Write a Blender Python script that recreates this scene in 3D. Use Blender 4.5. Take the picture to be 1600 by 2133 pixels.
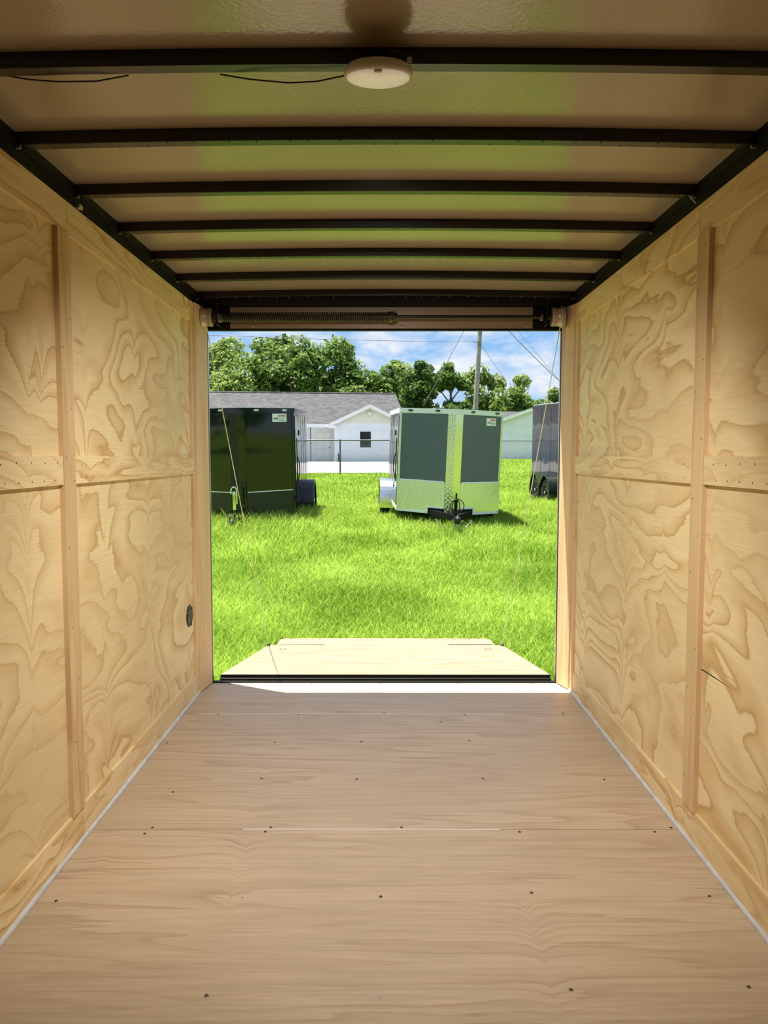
import bpy, math, random
import numpy as np
from mathutils import Vector, Matrix

scene = bpy.context.scene
for o in list(bpy.data.objects):
    bpy.data.objects.remove(o, do_unlink=True)
COL = scene.collection
rnd = random.Random(7)

# ------------------------------------------------------------------ camera
cam_d = bpy.data.cameras.new('camera')
cam = bpy.data.objects.new('camera', cam_d)
COL.objects.link(cam)
cam.location = (0, 0, 1.30)
cam.rotation_euler = (math.radians(90) - math.atan(114 / 1602), 0, math.atan(3 / 1602))
cam_d.sensor_fit = 'VERTICAL'
cam_d.sensor_height = 32.0
cam_d.lens = 32.0 * 1602 / 2133
cam_d.clip_start = 0.02
cam_d.clip_end = 600
scene.camera = cam

# ------------------------------------------------------------------ colour management
vs = scene.view_settings
vs.view_transform = 'Standard'
vs.look = 'None'
vs.gamma = 1.0
vs.use_curve_mapping = False
vs.exposure = 0.0

# ------------------------------------------------------------------ sun and sky
sun_d = bpy.data.lights.new('sun', 'SUN')
sun = bpy.data.objects.new('sun', sun_d)
COL.objects.link(sun)
sun.location = (-6, 8, 30)
sun.rotation_euler = Vector((0.44, -0.23, -2.0)).to_track_quat('-Z', 'Y').to_euler()
sun_d.energy = 14.5
sun_d.angle = math.radians(0.53)
sun_d.color = (1.0, 0.95, 0.86)

world = bpy.data.worlds.new('sky')
scene.world = world
world.use_nodes = True
SKY_STRENGTH = 1.0


def build_sky():
    nt = world.node_tree
    nt.nodes.clear()
    N = nt.nodes.new
    L = nt.links.new
    out = N('ShaderNodeOutputWorld')
    bg = N('ShaderNodeBackground')
    bg.inputs['Strength'].default_value = SKY_STRENGTH
    tc = N('ShaderNodeTexCoord')
    sep = N('ShaderNodeSeparateXYZ')
    L(tc.outputs['Generated'], sep.inputs[0])
    zc = N('ShaderNodeMath'); zc.operation = 'MAXIMUM'; zc.inputs[1].default_value = 0.0
    L(sep.outputs['Z'], zc.inputs[0])
    za = N('ShaderNodeMath'); za.operation = 'ADD'; za.inputs[1].default_value = 0.28
    L(zc.outputs[0], za.inputs[0])
    dx = N('ShaderNodeMath'); dx.operation = 'DIVIDE'
    dy = N('ShaderNodeMath'); dy.operation = 'DIVIDE'
    L(sep.outputs['X'], dx.inputs[0]); L(za.outputs[0], dx.inputs[1])
    L(sep.outputs['Y'], dy.inputs[0]); L(za.outputs[0], dy.inputs[1])
    cmb = N('ShaderNodeCombineXYZ')
    L(dx.outputs[0], cmb.inputs[0]); L(dy.outputs[0], cmb.inputs[1])
    n1 = N('ShaderNodeTexNoise')
    n1.inputs['Scale'].default_value = 4.6
    n1.inputs['Detail'].default_value = 7
    n1.inputs['Roughness'].default_value = 0.58
    n1.inputs['Distortion'].default_value = 0.25
    L(cmb.outputs[0], n1.inputs['Vector'])
    cr = N('ShaderNodeValToRGB')
    cr.color_ramp.elements[0].position = 0.40
    cr.color_ramp.elements[1].position = 0.64
    L(n1.outputs['Fac'], cr.inputs['Fac'])
    grad = N('ShaderNodeValToRGB')
    e = grad.color_ramp.elements
    e[0].position = 0.0; e[0].color = (0.52, 0.72, 0.95, 1)
    e[1].position = 0.6; e[1].color = (0.12, 0.32, 0.78, 1)
    m = e.new(0.14); m.color = (0.30, 0.56, 0.93, 1)
    L(zc.outputs[0], grad.inputs['Fac'])
    mix = N('ShaderNodeMix'); mix.data_type = 'RGBA'
    L(cr.outputs['Color'], mix.inputs[0])
    L(grad.outputs['Color'], mix.inputs[6])
    mix.inputs[7].default_value = (0.93, 0.95, 1.0, 1)
    L(mix.outputs[2], bg.inputs['Color'])
    L(bg.outputs[0], out.inputs[0])


build_sky()

# ------------------------------------------------------------------ mesh helpers


class MB:
    """collects faces and links them as one mesh object"""

    def __init__(self):
        self.v = []
        self.f = []
        self.smooth = []

    def add(self, verts, faces, smooth=False):
        b = len(self.v)
        self.v += [tuple(p) for p in verts]
        self.f += [tuple(i + b for i in q) for q in faces]
        self.smooth += [smooth] * len(faces)
        return self

    def box(self, x0, x1, y0, y1, z0, z1, M=None, bev=0.0):
        x0, x1 = min(x0, x1), max(x0, x1)
        y0, y1 = min(y0, y1), max(y0, y1)
        z0, z1 = min(z0, z1), max(z0, z1)
        P = [(x0, y0, z0), (x1, y0, z0), (x1, y1, z0), (x0, y1, z0), (x0, y0, z1), (x1, y0, z1), (x1, y1, z1), (x0, y1, z1)]
        if M:
            P = [tuple(M @ Vector(p)) for p in P]
        return self.add(P, [(0, 3, 2, 1), (4, 5, 6, 7), (0, 1, 5, 4), (1, 2, 6, 5), (2, 3, 7, 6), (3, 0, 4, 7)])

    def prism(self, pts, z0, z1):
        n = len(pts)
        P = [(p[0], p[1], z0) for p in pts] + [(p[0], p[1], z1) for p in pts]
        F = [tuple(reversed(range(n))), tuple(range(n, 2 * n))]
        F += [(i, (i + 1) % n, n + (i + 1) % n, n + i) for i in range(n)]
        return self.add(P, F)

    def slab(self, pts, off):
        """polygon pts extruded by the vector off"""
        n = len(pts)
        P = [Vector(p) for p in pts]
        Q = [p + Vector(off) for p in P]
        F = [tuple(reversed(range(n))), tuple(range(n, 2 * n))]
        F += [(i, (i + 1) % n, n + (i + 1) % n, n + i) for i in range(n)]
        return self.add([tuple(p) for p in P + Q], F)

    def tube(self, path, r, n=8, closed=False, caps=True):
        path = [Vector(p) for p in path]
        m = len(path)
        rs = r if isinstance(r, (list, tuple)) else [r] * m
        V = []
        prev = None
        for i, p in enumerate(path):
            a = path[(i - 1) % m] if (closed or i > 0) else p
            b = path[(i + 1) % m] if (closed or i < m - 1) else p
            t = (b - a).normalized()
            if prev is None:
                u = t.orthogonal().normalized()
            else:
                u = (prev - t * prev.dot(t))
                u = u.normalized() if u.length > 1e-6 else t.orthogonal().normalized()
            prev = u
            w = t.cross(u)
            for k in range(n):
                an = 2 * math.pi * k / n
                V.append(tuple(p + (u * math.cos(an) + w * math.sin(an)) * rs[i]))
        F = []
        for i in range(m if closed else m - 1):
            j = (i + 1) % m
            for k in range(n):
                F.append((i * n + k, i * n + (k + 1) % n, j * n + (k + 1) % n, j * n + k))
        self.add(V, F, True)
        if caps and not closed:
            self.add(V[:n], [tuple(reversed(range(n)))])
            self.add(V[-n:], [tuple(range(n))])
        return self

    def lathe(self, prof, M=None, n=32, smooth=True):
        """profile (r, z) turned about z, placed by M"""
        V = []
        for (r, z) in prof:
            for k in range(n):
                a = 2 * math.pi * k / n
                p = Vector((r * math.cos(a), r * math.sin(a), z))
                V.append(tuple(M @ p if M else p))
        F = []
        for i in range(len(prof) - 1):
            for k in range(n):
                F.append((i * n + k, i * n + (k + 1) % n, (i + 1) * n + (k + 1) % n, (i + 1) * n + k))
        return self.add(V, F, smooth)

    def build(self, name, mat, parent=None):
        me = bpy.data.meshes.new(name)
        me.from_pydata(self.v, [], self.f)
        me.polygons.foreach_set('use_smooth', self.smooth)
        me.update()
        return link(name, me, mat, parent)


def link(name, me, mat, parent=None):
    if mat is not None and len(me.materials) == 0:
        me.materials.append(mat)
    o = bpy.data.objects.new(name, me)
    COL.objects.link(o)
    if parent is not None:
        o.parent = parent
    return o


def empty(name, loc=(0, 0, 0), rot=(0, 0, 0)):
    o = bpy.data.objects.new(name, None)
    COL.objects.link(o)
    o.empty_display_size = 0.1
    o.location = loc
    o.rotation_euler = rot
    return o


def tag(o, label=None, cat=None, group=None, kind=None):
    if label: o['label'] = label
    if cat: o['category'] = cat
    if group: o['group'] = group
    if kind: o['kind'] = kind
    return o


def box(name, x0, x1, y0, y1, z0, z1, mat, parent=None):
    return MB().box(x0, x1, y0, y1, z0, z1).build(name, mat, parent)


def raw_mesh(name, V, F4, F3, mat, parent=None, smooth=False):
    """numpy vertices with quads and triangles"""
    me = bpy.data.meshes.new(name)
    V = np.asarray(V, np.float32)
    nq, nt_ = len(F4), len(F3)
    me.vertices.add(len(V))
    me.vertices.foreach_set('co', V.ravel())
    idx = np.concatenate([np.asarray(F4, np.int32).ravel(), np.asarray(F3, np.int32).ravel()])
    me.loops.add(len(idx))
    me.loops.foreach_set('vertex_index', idx)
    st = np.concatenate([np.arange(nq) * 4, nq * 4 + np.arange(nt_) * 3]).astype(np.int32)
    me.polygons.add(nq + nt_)
    me.polygons.foreach_set('loop_start', st)
    me.update(calc_edges=True)
    me.validate()
    return link(name, me, mat, parent)


# ------------------------------------------------------------------ materials


def mat_new(name):
    m = bpy.data.materials.new(name)
    m.use_nodes = True
    nt = m.node_tree
    b = nt.nodes['Principled BSDF']
    return m, nt, b


def plain(name, col, rough=0.5, metal=0.0, spec=0.5, bump=0.0, bscale=60, var=0.0, vscale=4.0, coat=0.0):
    m, nt, b = mat_new(name)
    b.inputs['Base Color'].default_value = (*col, 1)
    b.inputs['Roughness'].default_value = rough
    b.inputs['Metallic'].default_value = metal
    b.inputs['Specular IOR Level'].default_value = spec
    b.inputs['Coat Weight'].default_value = coat
    b.inputs['Coat Roughness'].default_value = 0.03
    if bump or var:
        tc = nt.nodes.new('ShaderNodeTexCoord')
    if var:
        n = nt.nodes.new('ShaderNodeTexNoise')
        n.inputs['Scale'].default_value = vscale
        n.inputs['Detail'].default_value = 5
        nt.links.new(tc.outputs['Object'], n.inputs['Vector'])
        r = nt.nodes.new('ShaderNodeValToRGB')
        r.color_ramp.elements[0].position = 0.3
        r.color_ramp.elements[1].position = 0.7
        r.color_ramp.elements[0].color = (*[c * (1 - var) for c in col], 1)
        r.color_ramp.elements[1].color = (*[min(1, c * (1 + var)) for c in col], 1)
        nt.links.new(n.outputs['Fac'], r.inputs['Fac'])
        nt.links.new(r.outputs['Color'], b.inputs['Base Color'])
    if bump:
        n = nt.nodes.new('ShaderNodeTexNoise')
        n.inputs['Scale'].default_value = bscale
        n.inputs['Detail'].default_value = 3
        nt.links.new(tc.outputs['Object'], n.inputs['Vector'])
        bp = nt.nodes.new('ShaderNodeBump')
        bp.inputs['Strength'].default_value = bump
        bp.inputs['Distance'].default_value = 0.01
        nt.links.new(n.outputs['Fac'], bp.inputs['Height'])
        nt.links.new(bp.outputs[0], b.inputs['Normal'])
    return m


def plywood(name, u, v, light, mid, dark, su=1.1, sv=2.6, rings=11.0, pinch=0.13, pscale=2.2, grain=0.10, rough=0.6, gu=6, gv=220, fade=0.0, spec=0.25):
    """rotary cut pine veneer: u = axis along the grain, v = axis across it"""
    m, nt, b = mat_new(name)
    N = nt.nodes.new
    L = nt.links.new

    def math_(op, a, bb=None, c=None):
        n = N('ShaderNodeMath'); n.operation = op
        for i, x in enumerate((a, bb, c)):
            if x is None: continue
            if isinstance(x, (int, float)): n.inputs[i].default_value = x
            else: L(x, n.inputs[i])
        return n.outputs[0]
    tc = N('ShaderNodeTexCoord')
    oi = N('ShaderNodeObjectInfo')
    sep = N('ShaderNodeSeparateXYZ')
    L(tc.outputs['Object'], sep.inputs[0])
    U, V = sep.outputs[u], sep.outputs[v]
    seed = math_('MULTIPLY', oi.outputs['Random'], 37.0)
    # wavering of the pinch lines
    c0 = N('ShaderNodeCombineXYZ')
    L(math_('MULTIPLY', V, 1.3), c0.inputs[0]); L(seed, c0.inputs[1])
    nw = N('ShaderNodeTexNoise'); nw.inputs['Scale'].default_value = 2.0; nw.inputs['Detail'].default_value = 2
    L(c0.outputs[0], nw.inputs['Vector'])
    uw = math_('ADD', math_('ADD', U, math_('MULTIPLY', nw.outputs['Fac'], 0.10)), seed)
    vo = N('ShaderNodeTexVoronoi'); vo.voronoi_dimensions = '1D'
    vo.inputs['Scale'].default_value = pscale
    L(uw, vo.inputs['W'])
    dist = math_('DIVIDE', vo.outputs['Distance'], pscale)
    fall = math_('POWER', 2.718, math_('MULTIPLY', dist, -28.0))
    # sign of the cusp differs up and down the sheet
    c1 = N('ShaderNodeCombineXYZ')
    L(math_('MULTIPLY', V, 1.6), c1.inputs[0]); L(math_('ADD', math_('MULTIPLY', U, 0.8), seed), c1.inputs[1])
    ns = N('ShaderNodeTexNoise'); ns.inputs['Scale'].default_value = 1.6; ns.inputs['Detail'].default_value = 1
    L(c1.outputs[0], ns.inputs['Vector'])
    sgn = math_('MULTIPLY', math_('SUBTRACT', ns.outputs['Fac'], 0.42), 6.0)
    cusp = math_('MULTIPLY', math_('MULTIPLY', fall, sgn), pinch)
    c2 = N('ShaderNodeCombineXYZ')
    L(math_('MULTIPLY', math_('ADD', U, seed), su), c2.inputs[0])
    L(math_('MULTIPLY', math_('ADD', V, cusp), sv), c2.inputs[1])
    L(seed, c2.inputs[2])
    n1 = N('ShaderNodeTexNoise')
    n1.inputs['Scale'].default_value = 1.0
    n1.inputs['Detail'].default_value = 3.2
    n1.inputs['Roughness'].default_value = 0.42
    n1.inputs['Distortion'].default_value = 0.45
    L(c2.outputs[0], n1.inputs['Vector'])
    # fine ragged edge of the bands, drawn out along the grain
    c3 = N('ShaderNodeCombineXYZ')
    L(math_('MULTIPLY', U, gu), c3.inputs[0]); L(math_('MULTIPLY', V, gv), c3.inputs[1]); L(seed, c3.inputs[2])
    n2 = N('ShaderNodeTexNoise')
    n2.inputs['Scale'].default_value = 1.0; n2.inputs['Detail'].default_value = 4; n2.inputs['Roughness'].default_value = 0.6
    L(c3.outputs[0], n2.inputs['Vector'])
    ph = math_('ADD', math_('MULTIPLY', n1.outputs['Fac'], rings), math_('MULTIPLY', math_('SUBTRACT', n2.outputs['Fac'], 0.5), 0.22))
    fr = math_('FRACT', ph)
    ramp = N('ShaderNodeValToRGB')
    e = ramp.color_ramp.elements
    e[0].position = 0.0; e[0].color = (*light, 1)
    e[1].position = 1.0; e[1].color = (*light, 1)
    a = e.new(0.36); a.color = (*light, 1)
    a = e.new(0.58); a.color = (*[l * 0.5 + k * 0.5 for l, k in zip(light, mid)], 1)
    a = e.new(0.82); a.color = (*mid, 1)
    a = e.new(0.91); a.color = (*dark, 1)
    a = e.new(0.94); a.color = (*dark, 1)
    L(fr, ramp.inputs['Fac'])
    # broad tone of the veneer
    c4 = N('ShaderNodeCombineXYZ')
    L(math_('MULTIPLY', U, 0.9), c4.inputs[0]); L(math_('MULTIPLY', V, 1.5), c4.inputs[1]); L(seed, c4.inputs[2])
    n3 = N('ShaderNodeTexNoise'); n3.inputs['Scale'].default_value = 1.3; n3.inputs['Detail'].default_value = 2
    L(c4.outputs[0], n3.inputs['Vector'])
    # where the bands wash out
    wash = N('ShaderNodeMapRange'); wash.inputs['From Min'].default_value = 0.38; wash.inputs['From Max'].default_value = 0.62
    wash.inputs['To Min'].default_value = 0.35 * (1 - fade); wash.inputs['To Max'].default_value = 1.0 - fade
    L(n3.outputs['Fac'], wash.inputs['Value'])
    mx = N('ShaderNodeMix'); mx.data_type = 'RGBA'
    avg = tuple((l * 0.55 + k * 0.45) for l, k in zip(light, mid))
    mx.inputs[6].default_value = (*avg, 1)
    L(wash.outputs[0], mx.inputs[0]); L(ramp.outputs['Color'], mx.inputs[7])
    val = math_('ADD', math_('MULTIPLY', math_('SUBTRACT', n2.outputs['Fac'], 0.5), grain * 4), math_('ADD', math_('MULTIPLY', math_('SUBTRACT', n3.outputs['Fac'], 0.5), 0.30), 1.0))
    hs = N('ShaderNodeHueSaturation')
    L(mx.outputs[2], hs.inputs['Color']); L(val, hs.inputs['Value'])
    L(hs.outputs[0], b.inputs['Base Color'])
    b.inputs['Roughness'].default_value = rough
    b.inputs['Specular IOR Level'].default_value = spec
    bp = N('ShaderNodeBump'); bp.inputs['Strength'].default_value = 0.15; bp.inputs['Distance'].default_value = 0.002
    L(n2.outputs['Fac'], bp.inputs['Height']); L(bp.outputs[0], b.inputs['Normal'])
    return m


WL, WM, WD = (0.86, 0.70, 0.43), (0.735, 0.53, 0.275), (0.60, 0.40, 0.185)
M_WALL = plywood('wall_plywood', 'Y', 'Z', WL, WM, WD)
M_STRIP_H = plywood('strip_plywood', 'Y', 'Z', (0.87, 0.70, 0.43), (0.74, 0.53, 0.27), (0.60, 0.39, 0.175), su=1.0, sv=6.5, rings=8.0, pinch=0.03)
M_POST = plywood('post_pine', 'Z', 'Y', (0.76, 0.56, 0.34), (0.66, 0.46, 0.25), (0.55, 0.35, 0.17), su=0.5, sv=9.0, rings=4.0, pinch=0.0, gu=3, gv=260)
M_NOSE = plywood('front_plywood', 'X', 'Z', WL, WM, WD)
FL, FM, FD = (0.56, 0.44, 0.31), (0.47, 0.345, 0.23), (0.38, 0.26, 0.16)
M_FLOOR = plywood('floor_plywood', 'X', 'Y', FL, FM, FD, su=0.5, sv=6.5, rings=9.0, pinch=0.03, pscale=1.1, grain=0.13, rough=0.45, gu=4, gv=90, fade=0.40, spec=0.5)
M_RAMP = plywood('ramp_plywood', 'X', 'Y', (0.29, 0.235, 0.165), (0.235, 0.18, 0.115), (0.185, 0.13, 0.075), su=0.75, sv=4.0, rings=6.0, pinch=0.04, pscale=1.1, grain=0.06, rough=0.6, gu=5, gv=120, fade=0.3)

M_BLACK = plain('black_steel', (0.008, 0.007, 0.006), 0.6, 0.0, 0.15)
M_BOW = plain('roof_bow_steel', (0.008, 0.007, 0.006), 0.25, 0.0, 0.5, bump=0.05, bscale=40)
M_SHEET = plain('roof_sheet', (0.42, 0.345, 0.255), 0.15, 0.0, 1.0, bump=0.07, bscale=95)
M_HEADER = plain('header_sheet', (0.30, 0.215, 0.135), 0.35, 0.0, 0.5)
M_SKIN = plain('outer_skin', (0.03, 0.03, 0.032), 0.25)
M_ALU = plain('aluminium', (0.75, 0.76, 0.78), 0.35, 0.9)
M_CAULK = plain('grey_caulk', (0.62, 0.64, 0.67), 0.5, 0.0, 0.5, var=0.15, vscale=20)
M_DARKHOLE = plain('dark_hole', (0.02, 0.015, 0.01), 0.8)
M_SCREW = plain('screw_steel', (0.10, 0.08, 0.07), 0.35, 0.8)
M_BRIGHT = plain('bright_screw', (0.8, 0.8, 0.82), 0.2, 1.0)
M_CABLE = plain('cream_cable', (0.80, 0.72, 0.52), 0.5, 0.0)
M_WIRE = plain('black_wire', (0.01, 0.01, 0.012), 0.5)
M_RED = plain('red_wire', (0.35, 0.03, 0.02), 0.5)
M_WHITEPL = plain('white_plastic', (0.82, 0.80, 0.76), 0.4)
M_DRUM = plain('drum_metal', (0.42, 0.34, 0.26), 0.4, 0.6)
M_SPRING = plain('spring_steel', (0.09, 0.08, 0.07), 0.22, 0.85)

# ------------------------------------------------------------------ terrain


def sstep(a, b, x):
    t = np.clip((x - a) / (b - a), 0, 1)
    return t * t * (3 - 2 * t)


PY = [-200, 5.0, 6.6, 30.0, 52.0, 200.0]
PZ = [-0.36, -0.36, -0.30, 0.606, 0.99, 2.2]


def ground_z(x, y):
    z = np.interp(y, PY, PZ)
    return z + 0.28 * sstep(3.0, 6.5, np.asarray(x, float)) * sstep(24, 42, np.asarray(y, float))


def grass_ground_mat():
    m, nt, b = mat_new('lawn_soil')
    tc = nt.nodes.new('ShaderNodeTexCoord')
    n = nt.nodes.new('ShaderNodeTexNoise'); n.inputs['Scale'].default_value = 1.2; n.inputs['Detail'].default_value = 8
    n.inputs['Roughness'].default_value = 0.7
    nt.links.new(tc.outputs['Object'], n.inputs['Vector'])
    r = nt.nodes.new('ShaderNodeValToRGB')
    r.color_ramp.elements[0].position = 0.3; r.color_ramp.elements[0].color = (0.07, 0.12, 0.008, 1)
    r.color_ramp.elements[1].position = 0.7; r.color_ramp.elements[1].color = (0.15, 0.22, 0.018, 1)
    nt.links.new(n.outputs['Fac'], r.inputs['Fac'])
    nt.links.new(r.outputs['Color'], b.inputs['Base Color'])
    b.inputs['Roughness'].default_value = 0.9
    b.inputs['Specular IOR Level'].default_value = 0.1
    return m


def leaf_mat(name, c0, c1, trans=0.35, rough=0.55, scale=0.5):
    m, nt, b = mat_new(name)
    N = nt.nodes.new; L = nt.links.new
    g = N('ShaderNodeNewGeometry')
    tc = N('ShaderNodeTexCoord')
    n = N('ShaderNodeTexNoise'); n.inputs['Scale'].default_value = scale; n.inputs['Detail'].default_value = 3
    L(tc.outputs['Object'], n.inputs['Vector'])
    add = N('ShaderNodeMath'); add.operation = 'ADD'
    h = N('ShaderNodeMath'); h.operation = 'MULTIPLY'; h.inputs[1].default_value = 0.7
    L(g.outputs['Random Per Island'], h.inputs[0])
    k = N('ShaderNodeMapRange'); k.inputs['From Min'].default_value = 0.3; k.inputs['From Max'].default_value = 0.7
    k.inputs['To Min'].default_value = -0.2; k.inputs['To Max'].default_value = 0.5
    L(n.outputs['Fac'], k.inputs['Value'])
    L(h.outputs[0], add.inputs[0]); L(k.outputs[0], add.inputs[1])
    r = N('ShaderNodeValToRGB')
    r.color_ramp.elements[0].color = (*c0, 1)
    r.color_ramp.elements[1].color = (*c1, 1)
    L(add.outputs[0], r.inputs['Fac'])
    L(r.outputs['Color'], b.inputs['Base Color'])
    b.inputs['Roughness'].default_value = rough
    b.inputs['Specular IOR Level'].default_value = 0.25
    t = N('ShaderNodeBsdfTranslucent')
    hs = N('ShaderNodeHueSaturation'); hs.inputs['Value'].default_value = 1.2; hs.inputs['Hue'].default_value = 0.485
    L(r.outputs['Color'], hs.inputs['Color']); L(hs.outputs[0], t.inputs['Color'])
    ms = N('ShaderNodeMixShader'); ms.inputs[0].default_value = trans
    L(b.outputs[0], ms.inputs[1]); L(t.outputs[0], ms.inputs[2])
    L(ms.outputs[0], nt.nodes['Material Output'].inputs['Surface'])
    return m


M_LAWN = grass_ground_mat()
M_BLADE = leaf_mat('grass_blade', (0.14, 0.28, 0.014), (0.47, 0.66, 0.115), trans=0.42, rough=0.45, scale=0.7)


def build_ground():
    xs = np.concatenate([np.arange(-120, -12, 6.0), np.arange(-12, 14, 1.0), np.arange(14, 125, 6.0)])
    ys = np.concatenate([np.arange(-90, 0, 10.0), np.arange(0, 60, 1.0), np.arange(60, 200, 10.0)])
    X, Y = np.meshgrid(xs, ys)
    Z = ground_z(X, Y)
    V = np.stack([X, Y, Z], -1).reshape(-1, 3)
    nx, ny = len(xs), len(ys)
    i = np.arange((ny - 1) * (nx - 1))
    a = (i // (nx - 1)) * nx + i % (nx - 1)
    F = np.stack([a, a + 1, a + nx + 1, a + nx], -1)
    o = raw_mesh('ground', V, F, np.zeros((0, 3), int), M_LAWN)
    return tag(o, 'bright green lawn field rising gently behind the trailer', None, kind='structure')


build_ground()
M_GRAVEL = plain('pale_gravel', (0.25, 0.245, 0.235), 0.9, bump=0.6, bscale=25, var=0.25, vscale=6)


def strip_on_ground(name, x0, x1, y0, y1, lift, mat):
    xs = np.linspace(x0, x1, 12)
    ys = np.linspace(y0, y1, 14)
    X, Y = np.meshgrid(xs, ys)
    Z = ground_z(X, Y) + lift
    V = np.stack([X, Y, Z], -1).reshape(-1, 3)
    nx = len(xs)
    i = np.arange((len(ys) - 1) * (nx - 1))
    a = (i // (nx - 1)) * nx + i % (nx - 1)
    return raw_mesh(name, V, np.stack([a, a + 1, a + nx + 1, a + nx], -1), np.zeros((0, 3), int), mat)


tag(strip_on_ground('gravel_lot', -26, 4.4, 31.5, 51.6, 0.03, M_GRAVEL), 'pale gravel yard between fence and white house', None, kind='structure')


# ------------------------------------------------------------------ the trailer we stand in
YR = 4.356        # inner edge of the rear sill
YF = -0.70        # front corners
HW = 1.04         # wall panel plane


def build_floor():
    fl = MB().box(-1.09, 1.09, YF - 0.75, 4.40, -0.10, -0.0195).build('floor', M_BLACK)
    tag(fl, 'trailer floor of wide pinkish plywood sheets with screw rows', None, kind='structure')
    ys = [YF - 0.7, 0.173, 1.390, 2.607, 3.824, YR]
    for a, b in zip(ys[:-1], ys[1:]):
        box('plywood_sheet', -1.035, 1.035, a + 0.0015, b - 0.0015, -0.019, 0.0, M_FLOOR, fl)
    M_SEAM = plain('pale_seam_filler', (0.66, 0.64, 0.66), 0.4)
    MB().box(-0.50, 0.40, 2.6035, 2.6115, -0.004, 0.0008).build('seam_filler', M_SEAM, fl)
    MB().box(-0.95, 0.60, 3.8215, 3.8275, -0.004, 0.0008).build('seam_filler', M_SEAM, fl)
    for s in (-1, 1):
        MB().tube([(s * 1.031, y, 0.004) for y in np.linspace(YF, 4.30, 24)], [0.0085 + 0.0025 * rnd.random() for _ in range(24)], 8).build('caulk_bead', M_CAULK, fl)
    MB().box(-1.02, 1.01, YR, 4.400, -0.03, 0.003).build('sill', M_BLACK, fl)
    sc = [(-0.433, 1.773), (-0.014, 1.771), (0.454, 1.795), (0.894, 1.806), (-0.967, 2.17), (-0.421, 2.183), (-0.014, 2.194), (0.437, 2.215), (0.962, 2.198),
          (-0.833, 2.575), (-0.82, 2.62), (-0.418, 2.59), (-0.403, 2.62), (0.057, 2.622), (0.466, 2.590), (1.005, 2.622), (0.937, 2.592),
          (-0.502, 3.033), (-0.116, 3.029), (0.395, 3.035), (0.885, 3.026), (-0.504, 3.427), (-0.11, 3.44), (0.386, 3.453), (-0.828, 2.907), (-0.996, 3.421), (0.272, 3.703),
          (-0.848, 3.81), (-0.44, 3.808), (-0.007, 3.846), (0.4, 3.812), (0.907, 3.847), (0.901, 3.808), (-0.889, 4.326), (-0.428, 4.343), (-0.027, 4.343), (0.42, 4.343), (0.84, 4.343)]
    dm = MB().lathe([(0.0001, 0.0016), (0.0045, 0.0016), (0.0055, 0.0)], n=10).add([(-0.0035, -0.0006, 0.0018), (0.0035, -0.0006, 0.0018), (0.0035, 0.0006, 0.0018), (-0.0035, 0.0006, 0.0018)], [(0, 1, 2, 3)])
    first = dm.build('screw', M_SCREW, fl)
    br = None
    first.location = (sc[0][0], sc[0][1], 0)
    for i, (x, y) in enumerate(sc[1:]):
        if i + 1 in (1, 5):
            if br is None:
                me = first.data.copy(); me.materials.clear(); me.materials.append(M_BRIGHT); br = me
            o = bpy.data.objects.new('screw', br)
        else:
            o = bpy.data.objects.new('screw', first.data)
        COL.objects.link(o); o.parent = fl; o.location = (x, y, 0); o.rotation_euler = (0, 0, rnd.random() * 3)
    return fl


build_floor()


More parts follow.
